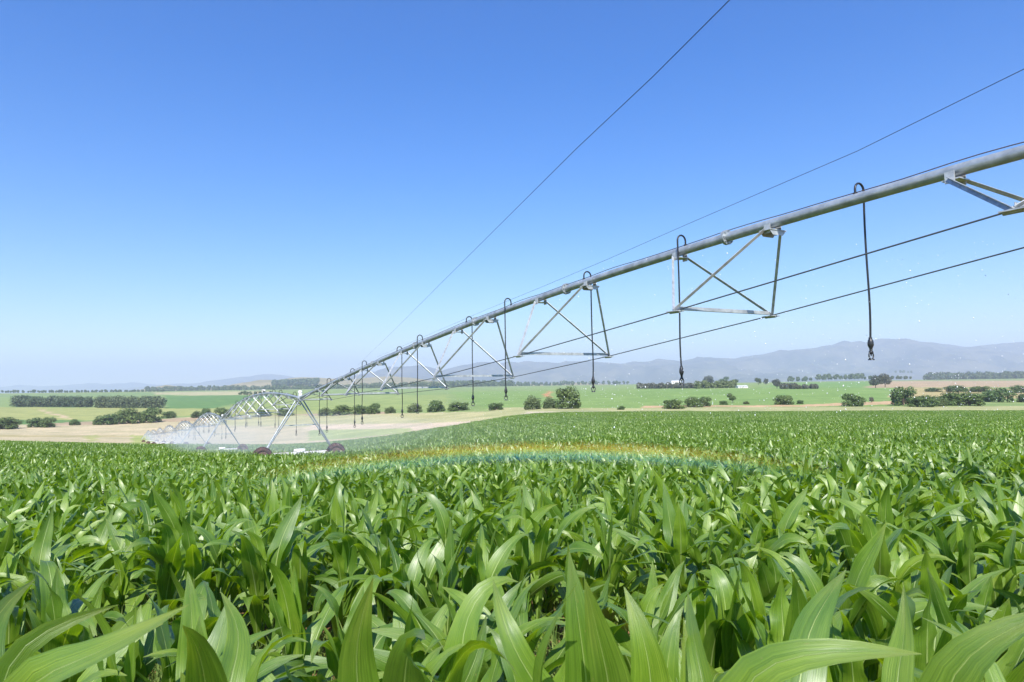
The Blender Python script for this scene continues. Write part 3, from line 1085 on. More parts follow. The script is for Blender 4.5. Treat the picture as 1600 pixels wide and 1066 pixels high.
# fixed pivot point at the far end
pv = empty('pivot_point', (TP[7].x, TP[7].y, gz(TP[7].x, TP[7].y)), YAW)
hp = TP[7].z - pv.location.z
for sx in (-1, 1):
    for sy in (-1, 1):
        MB().tube([(sx * .3, sy * .3, hp), (sx * 1.8, sy * 1.8, 0)], .08, 8).build('leg', M['steel'], pv)
MB().tube([(0, 0, 0), (0, 0, hp + .5), (0, 0, hp + .9)], [.11, .11, .05], 10).build('riser_pipe', M['pipe'], pv)
MB().box((1.3, 0, 1.6), (.35, 0, 0), (0, .25, 0), (0, 0, .5)).build('control_panel', M['white'], pv)
tag(pv, 'pale pivot point frame at the far left end of the machine', 'irrigation pivot')

# ------------------------------------------------------------------ overhead wires
for (dx, lab, pts) in ((0, 'steep thin overhead wire running up to the top edge', [(1140, 0), (1020, 120), (900, 233), (700, 432), (620, 512), (572, 558)]),
                       (1, 'thin overhead wire above the pipe running out at the right edge', [(1600, 108), (1340, 236), (1075, 350), (950, 405), (850, 447), (760, 484), (640, 536)])):
    # height above the eye chosen from a level run towards a far point: depth follows from the pixel row
    vp = (545, 585)
    hgt = (7.2, 7.6)[dx]
    P3 = []
    for x, y in pts:
        d = CAM_M @ Vector(((x - 800) / F, -(y - 533) / F, -1.0))
        k = min(hgt / max(d.z, 1e-3), 320)
        P3.append(Vector((0, 0, EYE)) + d * k)
    e = P3[0] + (P3[0] - P3[1]) * (18 / (P3[0] - P3[1]).length)
    f_ = P3[-1] + (P3[-1] - P3[-2]).normalized() * 60
    P3 = [e] + P3 + [f_]
    # smooth
    fine = []
    for i in range(len(P3) - 1):
        p0, p1, p2, p3 = P3[max(i - 1, 0)], P3[i], P3[i + 1], P3[min(i + 2, len(P3) - 1)]
        for j in range(6):
            t = j / 6
            fine.append(.5 * ((2 * p1) + (p2 - p0) * t + (2 * p0 - 5 * p1 + 4 * p2 - p3) * t * t + (3 * p1 - p0 - 3 * p2 + p3) * t ** 3) if False else p1.lerp(p2, t))
    fine.append(P3[-1])
    o = MB().tube(fine, .0095, 6).build('overhead_wire', M['wire'])
    tag(o, lab, 'wire', 'overhead wires')


# ------------------------------------------------------------------ corn
def leaf_geo(Lf, Wd, th0, bend, az_, h0, rg, nseg, ncr, pw=1.6, twist=None, wave=.2, vfold=.32):
    """one leaf strip: verts, faces, uv; starts on the stalk at height h0"""
    s = np.linspace(0, 1, nseg + 1)
    th = th0 - bend * s ** pw + .16 * np.sin(s * (6 + 4 * rg.random()) + rg.random() * 6.28) * s
    tw_ = (rg.normal() * .85 if twist is None else twist) * s ** 1.3
    drift = rg.normal() * .45 * s ** 2
    ds = Lf / nseg
    T = np.stack([np.cos(th) * np.cos(drift), np.cos(th) * np.sin(drift), np.sin(th)], -1)
    Pp = np.concatenate([[[0.0, 0, 0]], np.cumsum((T[:-1] + T[1:]) / 2 * ds, 0)])
    Pp[:, 0] += .008
    Pp[:, 2] += h0
    B = np.stack([-np.sin(drift), np.cos(drift), np.zeros_like(s)], -1)
    N = np.cross(T, B)
    c, sn = np.cos(tw_)[:, None], np.sin(tw_)[:, None]
    B, N = B * c + N * sn, N * c - B * sn
    w = Wd * .5 * np.clip((.34 + 1.35 * np.minimum(s / .42, 1) ** .8 * .5) * (1 - np.clip((s - .38) / .62, 0, 1) ** 1.9), .012, 1)
    w /= w.max() / (Wd * .5)
    w = np.maximum(w, .0015)
    cc = np.linspace(-1, 1, ncr + 1)
    ph1, ph2, fr = rg.random() * 6.28, rg.random() * 6.28, 11 + rg.random() * 14
    V, UV = [], []
    vf = vfold * (1 - .6 * s) + .25 * (1 - s) ** 4
    for cv in cc:
        ac = abs(cv)
        wav = wave * ac ** 1.6 * np.sin(s * fr + (ph1 if cv < 0 else ph2)) * np.sin(np.pi * np.clip(s * 1.05, 0, 1))
        V.append(Pp + B * (cv * w)[:, None] * (1 - .10 * vf[:, None]) + N * ((vf * ac + wav) * w)[:, None])
        UV.append(np.stack([np.full_like(s, (cv + 1) / 2), s], -1))
    V, UV = np.array(V).transpose(1, 0, 2).reshape(-1, 3), np.array(UV).transpose(1, 0, 2).reshape(-1, 2)
    ca, sa = math.cos(az_), math.sin(az_)
    V = V @ np.array([[ca, sa, 0], [-sa, ca, 0], [0, 0, 1]])
    k = ncr + 1
    ii = np.arange((nseg + 1) * k).reshape(nseg + 1, k)
    Fc = np.stack([ii[:-1, :-1], ii[1:, :-1], ii[1:, 1:], ii[:-1, 1:]], -1).reshape(-1, 4)
    return V, Fc, UV


def plant_leaves(rg, nseg, ncr, nl=None):
    """the leaves of one corn plant, bottom to top"""
    nl = nl or int(rg.integers(9, 12))
    out = []
    a0 = rg.random() * 6.283
    for i in range(nl):
        q = i / (nl - 1)
        h0 = .06 + .52 * q ** 1.05
        Lf = (.38 + .42 * math.sin(math.pi * min(1, .22 + q * .66)) ** 1.2) * (.88 + .24 * rg.random())
        if q > .8:
            Lf *= 1.0 - .9 * (q - .8)
        Wd = (.070 + .052 * math.sin(math.pi * (.12 + .7 * q))) * (.88 + .24 * rg.random())
        th0 = math.radians(50 + 32 * q ** .8 + rg.normal() * 8)
        bend = math.radians((124 - 62 * q ** 1.1) + rg.normal() * 38)
        az_ = a0 + math.pi * i + rg.normal() * .42
        out.append(leaf_geo(Lf, Wd, th0, bend, az_, h0, rg, nseg, ncr, pw=(1.3 + rg.random() * .9) if rg.random() < .55 else 2.6 + rg.random() * 1.6, wave=.20 + .34 * rg.random() ** 1.5))
    return out


def stalk_geo(rg, n=7):
    hs = [-.06, .08, .22, .36, .50, .62]
    b = MB()
    b.tube([(rg.normal() * .004, rg.normal() * .004, h) for h in hs], [.016, .0155, .0145, .013, .011, .004], n, cap=False)
    return b


def join(parts):
    V, Fc, UV, o = [], [], [], 0
    for v, f, u in parts:
        V.append(v)
        Fc.append(f + o)
        UV.append(u)
        o += len(v)
    return np.concatenate(V), np.concatenate(Fc), np.concatenate(UV)


ROWA = math.radians(5.0)                     # rows run almost across the view
RD, RN = np.array([math.cos(ROWA), math.sin(ROWA)]), np.array([-math.sin(ROWA), math.cos(ROWA)])
ROWSP, PSP = .70, .17
rgc = np.random.default_rng(41)


def rows_in(ymin, ymax, hw):
    """plant spots in rows; hw(y) = half width"""
    out = []
    k = 0
    y = ymin
    while y < ymax + 3:
        h = hw(y) + 1.0
        m = int(2 * h / PSP)
        s = (np.arange(m) - m / 2) * PSP + rgc.random() * PSP + rgc.normal(size=m) * .045
        n = y + rgc.normal(size=m) * .045
        out.append(s[:, None] * RD + n[:, None] * RN)
        y += ROWSP
    return np.concatenate(out)


spots = rows_in(.62, 27.5, lambda y: .80 * y + 1.2)
d = np.hypot(spots[:, 0], spots[:, 1])
HERO_SPOTS = [tuple(at(px, 1300, z_))[:2] for px, z_ in ((596, 1.42), (925, 1.42), (1120, 1.15), (1440, 1.12), (-20, 1.02), (330, 1.22))]
keep = (d > 1.25) & (np.abs(spots[:, 0]) < .80 * spots[:, 1] + 1.0) & (spots[:, 1] > .3) & (spots[:, 1] < 27)
# a few missing plants leave weedy gaps
GAPS = [(-1.35, 3.4, .42), (.55, 3.35, .40), (-3.6, 5.4, .5), (3.3, 6.6, .5), (-.2, 8.2, .6), (6.2, 9.5, .7)]
for gx_, gy_, gr in GAPS:
    keep &= np.hypot((spots[:, 0] - gx_) / 1.7, spots[:, 1] - gy_) > gr
for hx, hy in HERO_SPOTS:
    keep &= np.hypot(spots[:, 0] - hx, spots[:, 1] - hy) > .17
spots = spots[keep]
d = np.hypot(spots[:, 0], spots[:, 1])
spots = spots[np.argsort(d)]
vis = np.abs(spots[:, 0]) < .77 * spots[:, 1] + .35
near_idx = np.where(vis)[0][:294]
near_set = set(near_idx.tolist())
near = spots[near_idx]
rest = spots[[i for i in range(len(spots)) if i not in near_set]]

# variants with leaves as parts
NV = 14
variants = []
for k in range(NV):
    rg = np.random.default_rng(500 + k)
    lv = plant_leaves(rg, 16, 4)
    variants.append(([mesh_np('leaf', v, f, M['corn'], uv, True) for v, f, uv in lv], stalk_geo(rg).mesh('stalk', M['stalk'])))


# the plants right in front of the camera, leaf by leaf
def spine_leaf(pts, Wd, face, rg, nseg=22, ncr=6, wave=.24, vfold=.30):
    """leaf along a 3D spine; face turns the blade about its length (0 = upper side to the camera)"""
    pts = [np.array(p, float) for p in pts]
    fine = []
    for i in range(len(pts) - 1):
        p0, p1, p2, p3 = pts[max(i - 1, 0)], pts[i], pts[i + 1], pts[min(i + 2, len(pts) - 1)]
        for t in np.linspace(0, 1, 24, endpoint=False):
            fine.append(.5 * (2 * p1 + (p2 - p0) * t + (2 * p0 - 5 * p1 + 4 * p2 - p3) * t * t + (3 * p1 - p0 - 3 * p2 + p3) * t ** 3))
    fine.append(pts[-1])
    fine = np.array(fine)
    cl = np.concatenate([[0], np.cumsum(np.linalg.norm(np.diff(fine, axis=0), axis=1))])
    fine = np.stack([np.interp(np.linspace(0, cl[-1], 121), cl, fine[:, k]) for k in range(3)], -1)
    for _ in range(160):                                   # relax sharp turns, ends stay
        fine[1:-1] = fine[1:-1] * .5 + (fine[:-2] + fine[2:]) * .25
    cl = np.concatenate([[0], np.cumsum(np.linalg.norm(np.diff(fine, axis=0), axis=1))])
    s = np.linspace(0, 1, nseg + 1)
    P_ = np.stack([np.interp(s * cl[-1], cl, fine[:, k]) for k in range(3)], -1)
    T = np.gradient(P_, axis=0)
    T /= np.linalg.norm(T, axis=1)[:, None]
    tocam = np.array([0, 0, EYE + .5]) - P_
    N = tocam - T * (tocam * T).sum(1)[:, None]
    N /= np.linalg.norm(N, axis=1)[:, None]
    B = np.cross(N, T)
    fa = np.radians(face[0] + (face[1] - face[0]) * s) if isinstance(face, tuple) else np.full_like(s, math.radians(face))
    c, sn = np.cos(fa)[:, None], np.sin(fa)[:, None]
    B, N = B * c + N * sn, N * c - B * sn
    w = np.clip((.30 + .70 * np.minimum(s / .45, 1) ** .9) * (1 - np.clip((s - .45) / .55, 0, 1) ** 2.1), .015, 1) * Wd / 2
    cc = np.linspace(-1, 1, ncr + 1)
    ph1, ph2, fr = rg.random() * 6.28, rg.random() * 6.28, 12 + rg.random() * 8
    V, UV = [], []
    for cv in cc:
        ac = abs(cv)
        wav = wave * ac ** 1.6 * np.sin(s * fr + (ph1 if cv < 0 else ph2)) * np.sin(np.pi * s)
        V.append(P_ + B * (cv * w)[:, None] + N * ((vfold * (1 - .5 * s) * ac + wav) * w)[:, None])
        UV.append(np.stack([np.full_like(s, (cv + 1) / 2), s], -1))
    V, UV = np.array(V).transpose(1, 0, 2).reshape(-1, 3), np.array(UV).transpose(1, 0, 2).reshape(-1, 2)
    k = ncr + 1
    ii = np.arange((nseg + 1) * k).reshape(nseg + 1, k)
    return V, np.stack([ii[:-1, :-1], ii[1:, :-1], ii[1:, 1:], ii[:-1, 1:]], -1).reshape(-1, 4), UV


# (stalk column, distance, label, leaves: [(photo points with distance), width, turn])
HEROES = [
    (596, 1.42, 'front corn plant with one tall pointed leaf beside a round tipped leaf', [
        ([(560, 1090, 1.36), (556, 1000, 1.30), (583, 903, 1.27)], .098, (-25, 20)),
        ([(628, 1120, 1.30), (634, 1030, 1.20), (650, 978, 1.12), (664, 1000, 1.05)], .094, (10, -15)),
        ([(700, 1120, 1.4), (742, 1040, 1.4), (760, 960, 1.5)], .07, 40),
        ([(690, 1085, 1.3), (735, 1000, 1.25), (790, 1015, 1.15), (812, 1060, 1.1)], .088, (60, 110)),
    ]),
    (925, 1.42, 'corn plant with two big crossed upright leaves, front row centre', [
        ([(920, 1110, 1.40), (908, 1000, 1.36), (889, 862, 1.38)], .100, (-30, 10)),
        ([(955, 1120, 1.30), (938, 1010, 1.22), (913, 903, 1.18)], .098, (25, 5)),
        ([(850, 1140, 1.36), (852, 1010, 1.30), (905, 905, 1.22)], .062, (-50, -75)),
        ([(1012, 1140, 1.40), (1010, 1010, 1.36), (975, 917, 1.42)], .092, (15, -20)),
        ([(860, 1110, 1.44), (800, 1010, 1.40), (770, 905, 1.5)], .07, (-20, 30)),
    ]),
    (1120, 1.15, 'corn plant with a long leaf sweeping right along the bottom edge', [
        ([(1150, 1085, 1.06), (1235, 1030, 1.0), (1330, 1012, .98), (1440, 1022, .99)], .086, (5, -12)),
        ([(1075, 1110, 1.16), (1075, 1040, 1.16), (1068, 965, 1.2)], .074, (30, 50)),
        ([(1105, 1090, 1.10), (1085, 1020, 1.14), (1075, 925, 1.3)], .06, -40),
        ([(1250, 1080, 1.30), (1255, 1000, 1.36), (1322, 890, 1.5)], .09, (10, 30)),
    ]),
    (1440, 1.12, 'corn plant with a broad shiny leaf at the lower right corner', [
        ([(1470, 1090, 1.06), (1525, 1020, 1.02), (1585, 970, 1.0), (1670, 945, .98)], .100, (10, -10)),
        ([(1560, 1100, 1.15), (1545, 1030, 1.2), (1500, 985, 1.24), (1440, 965, 1.3)], .08, (30, 50)),
        ([(1400, 1090, 1.2), (1415, 1010, 1.28), (1412, 915, 1.36)], .076, (-60, -30)),
    ]),
    (-20, 1.02, 'corn plant with a soft blurred leaf rising to the right at the lower left', [
        ([(20, 1110, .96), (105, 1050, .90), (195, 1000, .87), (295, 945, .88)], .088, (8, -8)),
        ([(-5, 1080, 1.1), (20, 1010, 1.12), (90, 970, 1.15), (185, 945, 1.2)], .07, (20, 45)),
        ([(-25, 1080, 1.1), (-10, 960, 1.2), (55, 905, 1.3)], .07, 20),
    ]),
    (330, 1.22, 'corn plant with a blunt broad leaf facing the camera at the bottom', [
        ([(325, 1120, 1.20), (318, 1050, 1.14), (304, 985, 1.10), (285, 978, 1.05)], .098, (5, -10)),
        ([(385, 1110, 1.25), (400, 1040, 1.25), (445, 985, 1.22), (498, 990, 1.18)], .07, (-40, -70)),
        ([(350, 1100, 1.3), (380, 1000, 1.4), (345, 925, 1.5)], .076, 25),
    ]),
]
hero_xy = []
for hi_, (px, Zs, lab, lvs) in enumerate(HEROES):
    rg = np.random.default_rng(60 + hi_)
    b = at(px, 1300, Zs)
    g = gz(b.x, b.y)
    hero_xy.append((b.x, b.y))
    o = empty('corn_plant', (b.x, b.y, g))
    sb = MB()
    sb.tube([(rg.normal() * .004, rg.normal() * .004, h) for h in (-.06, .1, .25, .4, .52, .62, .70)], [.017, .0165, .016, .0145, .013, .010, .004], 9, cap=False)
    link('stalk', sb.mesh('stalk', M['stalk']), o)
    org = np.array([b.x, b.y, g])
    for j, (pts, wd, face) in enumerate(lvs):
        sp = [(b.x, b.y, g + .42 + .05 * j)] + [tuple(at(*q)) for q in pts]
        v, f, uv = spine_leaf(sp, wd, face, rg)
        link('leaf', mesh_np('leaf', v - org, f, M['corn'], uv, True), o)
    for v, f, uv in plant_leaves(rg, 14, 4, 6)[:4]:
        link('leaf', mesh_np('leaf', v, f, M['corn'], uv, True), o)
    tag(o, lab, 'corn plant', 'corn plants of the front row')


def ordinal(k):
    k += 1
    if k <= 13:
        return ORD[k - 1]
    return str(k) + ('th' if 10 < k % 100 < 20 else {1: 'st', 2: 'nd', 3: 'rd'}.get(k % 10, 'th'))


row_no = np.round((near @ RN - .62) / ROWSP).astype(int)
row_no -= row_no.min()
row_pos = {}
for r_ in set(row_no.tolist()):
    ids = np.where(row_no == r_)[0]
    for k_, i_ in enumerate(ids[np.argsort(near[ids, 0])]):
        row_pos[int(i_)] = (int(r_), k_)
for i, (x, y) in enumerate(near):
    lvs, stk = variants[int(rgc.integers(NV))]
    o = empty('corn_plant', (x, y, gz(x, y)), rgc.random() * 6.283)
    s = .70 + .22 * rgc.random()
    o.scale = (s, s, s * (.96 + .12 * rgc.random()))
    o.rotation_euler[0] = rgc.normal() * .05
    o.rotation_euler[1] = rgc.normal() * .05
    link('stalk', stk, o)
    for me in lvs:
        link('leaf', me, o)
    rw, k_ = row_pos[i]
    tag(o, 'glossy corn plant %s from the left in the %s row back' % (ordinal(k_), ordinal(rw)), 'corn plant', 'corn plants of the nearest rows')

# the rest of the field: one object, instances on points


def scatter(name, meshes, pts, rot, scl, mat_label, cat):
    coll = bpy.data.collections.new(name + '_kinds')
    for k, me in enumerate(meshes):
        coll.objects.link(bpy.data.objects.new('%s_kind_%02d' % (name, k), me))
    ng = bpy.data.node_groups.new(name, 'GeometryNodeTree')
    ng.interface.new_socket('Geometry', in_out='INPUT', socket_type='NodeSocketGeometry')
    ng.interface.new_socket('Geometry', in_out='OUTPUT', socket_type='NodeSocketGeometry')
    N = ng.nodes
    gi, go = N.new('NodeGroupInput'), N.new('NodeGroupOutput')
    ci = N.new('GeometryNodeCollectionInfo')
    ci.inputs[0].default_value = coll
    ci.inputs['Separate Children'].default_value = True
    ci.inputs['Reset Children'].default_value = True
    ip = N.new('GeometryNodeInstanceOnPoints')
    ip.inputs['Pick Instance'].default_value = True

    def attr(nm, typ):
        a = N.new('GeometryNodeInputNamedAttribute')
        a.data_type = typ
        a.inputs[0].default_value = nm
        return a.outputs[0]
    Lk = ng.links.new
    Lk(gi.outputs[0], ip.inputs['Points'])
    Lk(ci.outputs[0], ip.inputs['Instance'])
    Lk(attr('kind_index', 'INT'), ip.inputs['Instance Index'])
    er = N.new('FunctionNodeEulerToRotation')
    Lk(attr('rot', 'FLOAT_VECTOR'), er.inputs[0])
    Lk(er.outputs[0], ip.inputs['Rotation'])
    Lk(attr('scl', 'FLOAT_VECTOR'), ip.inputs['Scale'])
    Lk(ip.outputs[0], go.inputs[0])
    me = bpy.data.meshes.new(name)
    me.vertices.add(len(pts))
    me.vertices.foreach_set('co', np.asarray(pts, np.float32).ravel())
    a = me.attributes.new('rot', 'FLOAT_VECTOR', 'POINT')
    a.data.foreach_set('vector', np.asarray(rot, np.float32).ravel())
    a = me.attributes.new('scl', 'FLOAT_VECTOR', 'POINT')
    a.data.foreach_set('vector', np.asarray(scl, np.float32).ravel())
    a = me.attributes.new('kind_index', 'INT', 'POINT')
    a.data.foreach_set('value', rgc.integers(0, len(meshes), len(pts)).astype(np.int32))
    o = link(name, me)
    md = o.modifiers.new('scatter', 'NODES')
    md.node_group = ng
    tag(o, mat_label, cat, None, 'stuff')
    return o


def slope_rot(x, y, yaw, e=1.0):
    gx = (ground(x + e, y) - ground(x - e, y)) / (2 * e)
    gy = (ground(x, y + e) - ground(x, y - e)) / (2 * e)
    out = np.zeros((len(x), 3))
    for i in range(len(x)):
        n = Vector((-gx[i], -gy[i], 1)).normalized()
        q = Vector((0, 0, 1)).rotation_difference(n) @ Euler((0, 0, yaw[i])).to_quaternion()
        out[i] = q.to_euler()
    return out


mids = []
for k in range(12):
    rg = np.random.default_rng(700 + k)
    v, f, uv = join(plant_leaves(rg, 10, 2))
    mids.append(mesh_np('corn_mid', v, f, M['corn'], uv, True))
n = len(rest)
sc_ = .68 + .22 * rgc.random(n)
scatter('corn', mids, np.c_[rest, ground(rest[:, 0], rest[:, 1])], np.c_[rgc.normal(size=(n, 2)) * .05, rgc.random(n) * 6.283],
        np.c_[sc_, sc_, sc_ * (.96 + .12 * rgc.random(n))], 'dense corn behind the near plants, filling the middle of the field', 'corn')

# patches of corn for the distance
PSZ = 3.04
patches = []
for k in range(6):
    rg = np.random.default_rng(900 + k)
    ps = []
    for r in range(4):
        for c in range(19):
            v, f, uv = join(plant_leaves(rg, 4, 2, 7))
            a = rg.random() * 6.283
            s = .66 + .26 * rg.random()
            ca, sa = math.cos(a) * s, math.sin(a) * s
            v = v @ np.array([[ca, sa, 0], [-sa, ca, 0], [0, 0, s]])
            v[:, 0] += (c + .5) * PSZ / 19 - PSZ / 2 + rg.normal() * .04
            v[:, 1] += (r + .5) * .76 - PSZ / 2 + rg.normal() * .05
            ps.append((v, f, uv))
    v, f, uv = join(ps)
    patches.append(mesh_np('corn_patch', v, f, M['corn'], uv, True))
gx_, gy_ = np.meshgrid(np.arange(-90, 91), np.arange(0, 80))
pp = gx_.ravel()[:, None] * PSZ * RD + gy_.ravel()[:, None] * PSZ * RN
ppx = 800 + F * pp[:, 0] / np.maximum(pp[:, 1], 1)
ok = (pp[:, 1] > 26.5) & (np.abs(pp[:, 0]) < .80 * pp[:, 1] + 3) & (pp[:, 1] < field_edge(ppx))
pp = pp[ok]
n = len(pp)
yaw = ROWA + math.pi * rgc.integers(0, 2, n)
hv = 1.0 + .22 * fbm(pp[:, 0] / 14, pp[:, 1] / 14, 3)
for k in range(2):                                    # shorter corn along the wheel track
    hv *= 1 - .15 * np.exp(-((pp[:, 0] - TP[k].x) ** 2 + (pp[:, 1] - TP[k].y) ** 2) / 60.0)
scatter('distant_corn', patches, np.c_[pp, ground(pp[:, 0], pp[:, 1])], slope_rot(pp[:, 0], pp[:, 1], yaw), np.c_[np.ones(n), np.ones(n), hv],
        'far corn stretching as a fine green carpet to the dirt track', 'corn')

# grassy weeds in the gaps
def weed_tuft(rg):
    V, Fc = [], []
    for j in range(26):
        a, l = rg.random() * 6.283, .12 + .22 * rg.random()
        b = .2 + .9 * rg.random()
        p = np.array([rg.normal() * .06, rg.normal() * .06, 0])
        dv = np.array([math.cos(a), math.sin(a), 0])
        sd_ = np.array([-math.sin(a), math.cos(a), 0]) * (.0025 + .003 * rg.random())
        m1 = p + dv * l * .25 * b + np.array([0, 0, l * .6])
        tp = p + dv * l * .8 * b + np.array([0, 0, l * (1.0 - .3 * b)])
        o_ = len(V)
        V += [p - sd_, p + sd_, m1 + sd_, m1 - sd_, tp]
        Fc += [(o_, o_ + 1, o_ + 2, o_ + 3), (o_ + 3, o_ + 2, o_ + 4)]
    me = bpy.data.meshes.new('weed_tuft')
    me.from_pydata([tuple(v) for v in V], [], Fc)
    me.materials.append(M['weed'])
    return me


wt = [weed_tuft(np.random.default_rng(50 + k)) for k in range(5)]
wp = []
for gx_, gy_, gr in GAPS:
    m = int(260 * gr)
    a, r = rgc.random(m) * 6.283, np.sqrt(rgc.random(m)) * gr * 1.3
    wp.append(np.c_[gx_ + r * np.cos(a) * 1.8, gy_ + r * np.sin(a)])
ur = np.c_[rgc.uniform(-7, 7, 900), rgc.uniform(.9, 9, 900)]
wp = np.concatenate(wp + [ur[np.abs(ur[:, 0]) < ur[:, 1] * .8 + .5]])
n = len(wp)
s_ = .6 + .9 * rgc.random(n)
scatter('weeds', wt, np.c_[wp, ground(wp[:, 0], wp[:, 1])], np.c_[rgc.normal(size=(n, 2)) * .1, rgc.random(n) * 6.28], np.c_[s_, s_, s_], 'fine green weeds growing in the gaps between the corn rows', 'weeds')

# ------------------------------------------------------------------ haze
hz = MB().box((0, 4500, 235), (17000, 0, 0), (0, 13500, 0), (0, 0, 405))
ho = hz.mesh('haze', bpy.data.materials.new('haze_mat'))
hm = ho.materials[0]
hm.use_nodes = True
t = hm.node_tree
t.nodes.clear()
out = t.nodes.new('ShaderNodeOutputMaterial')
pvn = t.nodes.new('ShaderNodeVolumePrincipled')
pvn.inputs['Color'].default_value = (.71, .80, .96, 1)
pvn.inputs['Density'].default_value = 1.45e-4
pvn.inputs['Anisotropy'].default_value = 0.08
t.links.new(pvn.outputs[0], out.inputs['Volume'])
tag(link('haze', ho), 'pale blue summer haze over the valley', None, None, 'stuff')

# ------------------------------------------------------------------ spray under the sprinklers
def vol_mat(name, build, step=.3):
    m = bpy.data.materials.new(name)
    m.use_nodes = True
    t = m.node_tree
    t.nodes.clear()
    o = t.nodes.new('ShaderNodeOutputMaterial')
    t.links.new(build(t), o.inputs['Volume'])
    try:
        m.cycles.volume_step_rate = step
    except Exception:
        pass
    return m


def mist_build(t):
    v = t.nodes.new('ShaderNodeVolumePrincipled')
    v.inputs['Color'].default_value = (.84, .92, 1, 1)
    v.inputs['Anisotropy'].default_value = -.1
    pos = node(t, 'ShaderNodeNewGeometry').outputs['Position']
    n = noise_n(t, .22, 3, pos, .55)
    mr = node(t, 'ShaderNodeMapRange')
    mr.inputs[1].default_value, mr.inputs[2].default_value = .25, .75
    mr.inputs[3].default_value, mr.inputs[4].default_value = .003, .012
    t.links.new(n, mr.inputs[0])
    t.links.new(mr.outputs[0], v.inputs['Density'])
    return v.outputs[0]


mist = vol_mat('spray_mist_mat', mist_build)
line = [P0(31.0), P0(25.0), P0(19.0), P0(13.0), P0(6.0), P0(0.0)]
for k in range(7):
    for j in range(1, 5):
        line.append(TP[k].lerp(TP[k + 1], j / 4))
V, Fc = [], []
nc = 18
rgm = np.random.default_rng(5)
for i, p in enumerate(line):
    end = min(1, .15 + .16 * i) * min(1, .4 + .4 * (len(line) - 1 - i))
    g = gz(p.x, p.y)
    cz, hh = g + 1.65, 1.7 * end * (.9 + .3 * rgm.random())
    hwid = (6.0 + 2.0 * rgm.random()) * end * float(np.interp(i, [0, 5, 10, 14, 33], [1, 1, .7, .38, .22]))
    for j in range(nc):
        a = 2 * math.pi * j / nc
        q = p + QD * (hwid * math.cos(a))
        V.append((q.x, q.y, cz + hh * math.sin(a) * (1.0 if math.sin(a) > 0 else .75) + gz(q.x, q.y) - g))
for i in range(len(line) - 1):
    for j in range(nc):
        Fc.append((i * nc + j, (i + 1) * nc + j, (i + 1) * nc + (j + 1) % nc, i * nc + (j + 1) % nc))
Fc.append(tuple(range(nc)))
Fc.append(tuple(range(len(V) - 1, len(V) - nc - 1, -1)))
me = bpy.data.meshes.new('mist')
me.from_pydata(V, [], Fc)
me.materials.append(mist)
me.update()
import bmesh
bm = bmesh.new()
bm.from_mesh(me)
bmesh.ops.recalc_face_normals(bm, faces=bm.faces)
bm.to_mesh(me)
bm.free()
tag(link('mist', me), 'white spray drifting under the far sprinkler spans', None, None, 'stuff')

# ------------------------------------------------------------------ the rainbow hanging in the near spray
PHI, RR, HALFW = math.radians(66), 9.6, math.radians(4.6)
top_dir = (at(840, 704, 10) - Vector((0, 0, EYE))).normalized()
el_top = math.asin(top_dir.z)
az_top = math.atan2(top_dir.x, top_dir.y)
ax_el = el_top - PHI
axis = Vector((math.sin(az_top) * math.cos(ax_el), math.cos(az_top) * math.cos(ax_el), math.sin(ax_el)))
upv = (top_dir - axis * top_dir.dot(axis)).normalized()
sdv = upv.cross(axis)
cen = Vector((0, 0, EYE)) + axis * RR * math.cos(PHI)
r_in, r_out = RR * math.sin(PHI - HALFW), RR * math.sin(PHI + HALFW)
V, Fc = [], []
NA = 48
for i in range(NA + 1):
    a = math.radians(-34 + 68 * i / NA)
    er = upv * math.cos(a) + sdv * math.sin(a)
    for rr, zz in ((r_in, -.06), (r_out, -.06), (r_out, .06), (r_in, .06)):
        V.append(er * rr + axis * zz)
for i in range(NA):
    for j in range(4):
        Fc.append((i * 4 + j, i * 4 + (j + 1) % 4, (i + 1) * 4 + (j + 1) % 4, (i + 1) * 4 + j))
Fc += [(3, 2, 1, 0), (NA * 4, NA * 4 + 1, NA * 4 + 2, NA * 4 + 3)]
Mrot = Matrix((sdv, upv, axis)).transposed()          # columns: local x, y, z in world
inv = Mrot.transposed()


def bow_build(t):
    L = t.links.new
    tc = node(t, 'ShaderNodeTexCoord').outputs['Object']
    sp = node(t, 'ShaderNodeSeparateXYZ')
    L(tc, sp.inputs[0])
    x, y = sp.outputs[0], sp.outputs[1]
    r = math_n(t, 'SQRT', math_n(t, 'ADD', math_n(t, 'MULTIPLY', x, x), math_n(t, 'MULTIPLY', y, y)))
    u = math_n(t, 'DIVIDE', math_n(t, 'SUBTRACT', r, r_in), r_out - r_in)
    c = ramp(t, u, [(0, (.24, .22, .60)), (.18, (.16, .32, .80)), (.34, (.08, .70, .60)), (.46, (.50, .76, .16)), (.58, (1.0, .60, .08)), (.8, (1.0, .42, .08)), (1, (.95, .30, .12))])  # rainbow light put into the thin mist's scatter colour as radial bands
    dn = ramp(t, u, [(0, (0,) * 3), (.22, (.36,) * 3), (.38, (.60,) * 3), (.60, (.66,) * 3), (.80, (.40,) * 3), (1, (0,) * 3)])
    ang = math_n(t, 'ABSOLUTE', math_n(t, 'ARCTAN2', x, y))
    fa = ramp(t, ang, [(0, (1,) * 3), (.14, (1,) * 3), (.46, (0,) * 3)])
    nz = ramp(t, noise_n(t, 1.1, 3, tc), [(.3, (.45,) * 3), (.7, (1,) * 3)])
    d = math_n(t, 'MULTIPLY', math_n(t, 'MULTIPLY', math_n(t, 'MULTIPLY', dn, fa), nz), 2.1)
    v = node(t, 'ShaderNodeVolumeScatter')
    v.inputs['Anisotropy'].default_value = -.5
    L(c, v.inputs['Color'])
    L(d, v.inputs['Density'])
    return v.outputs[0]


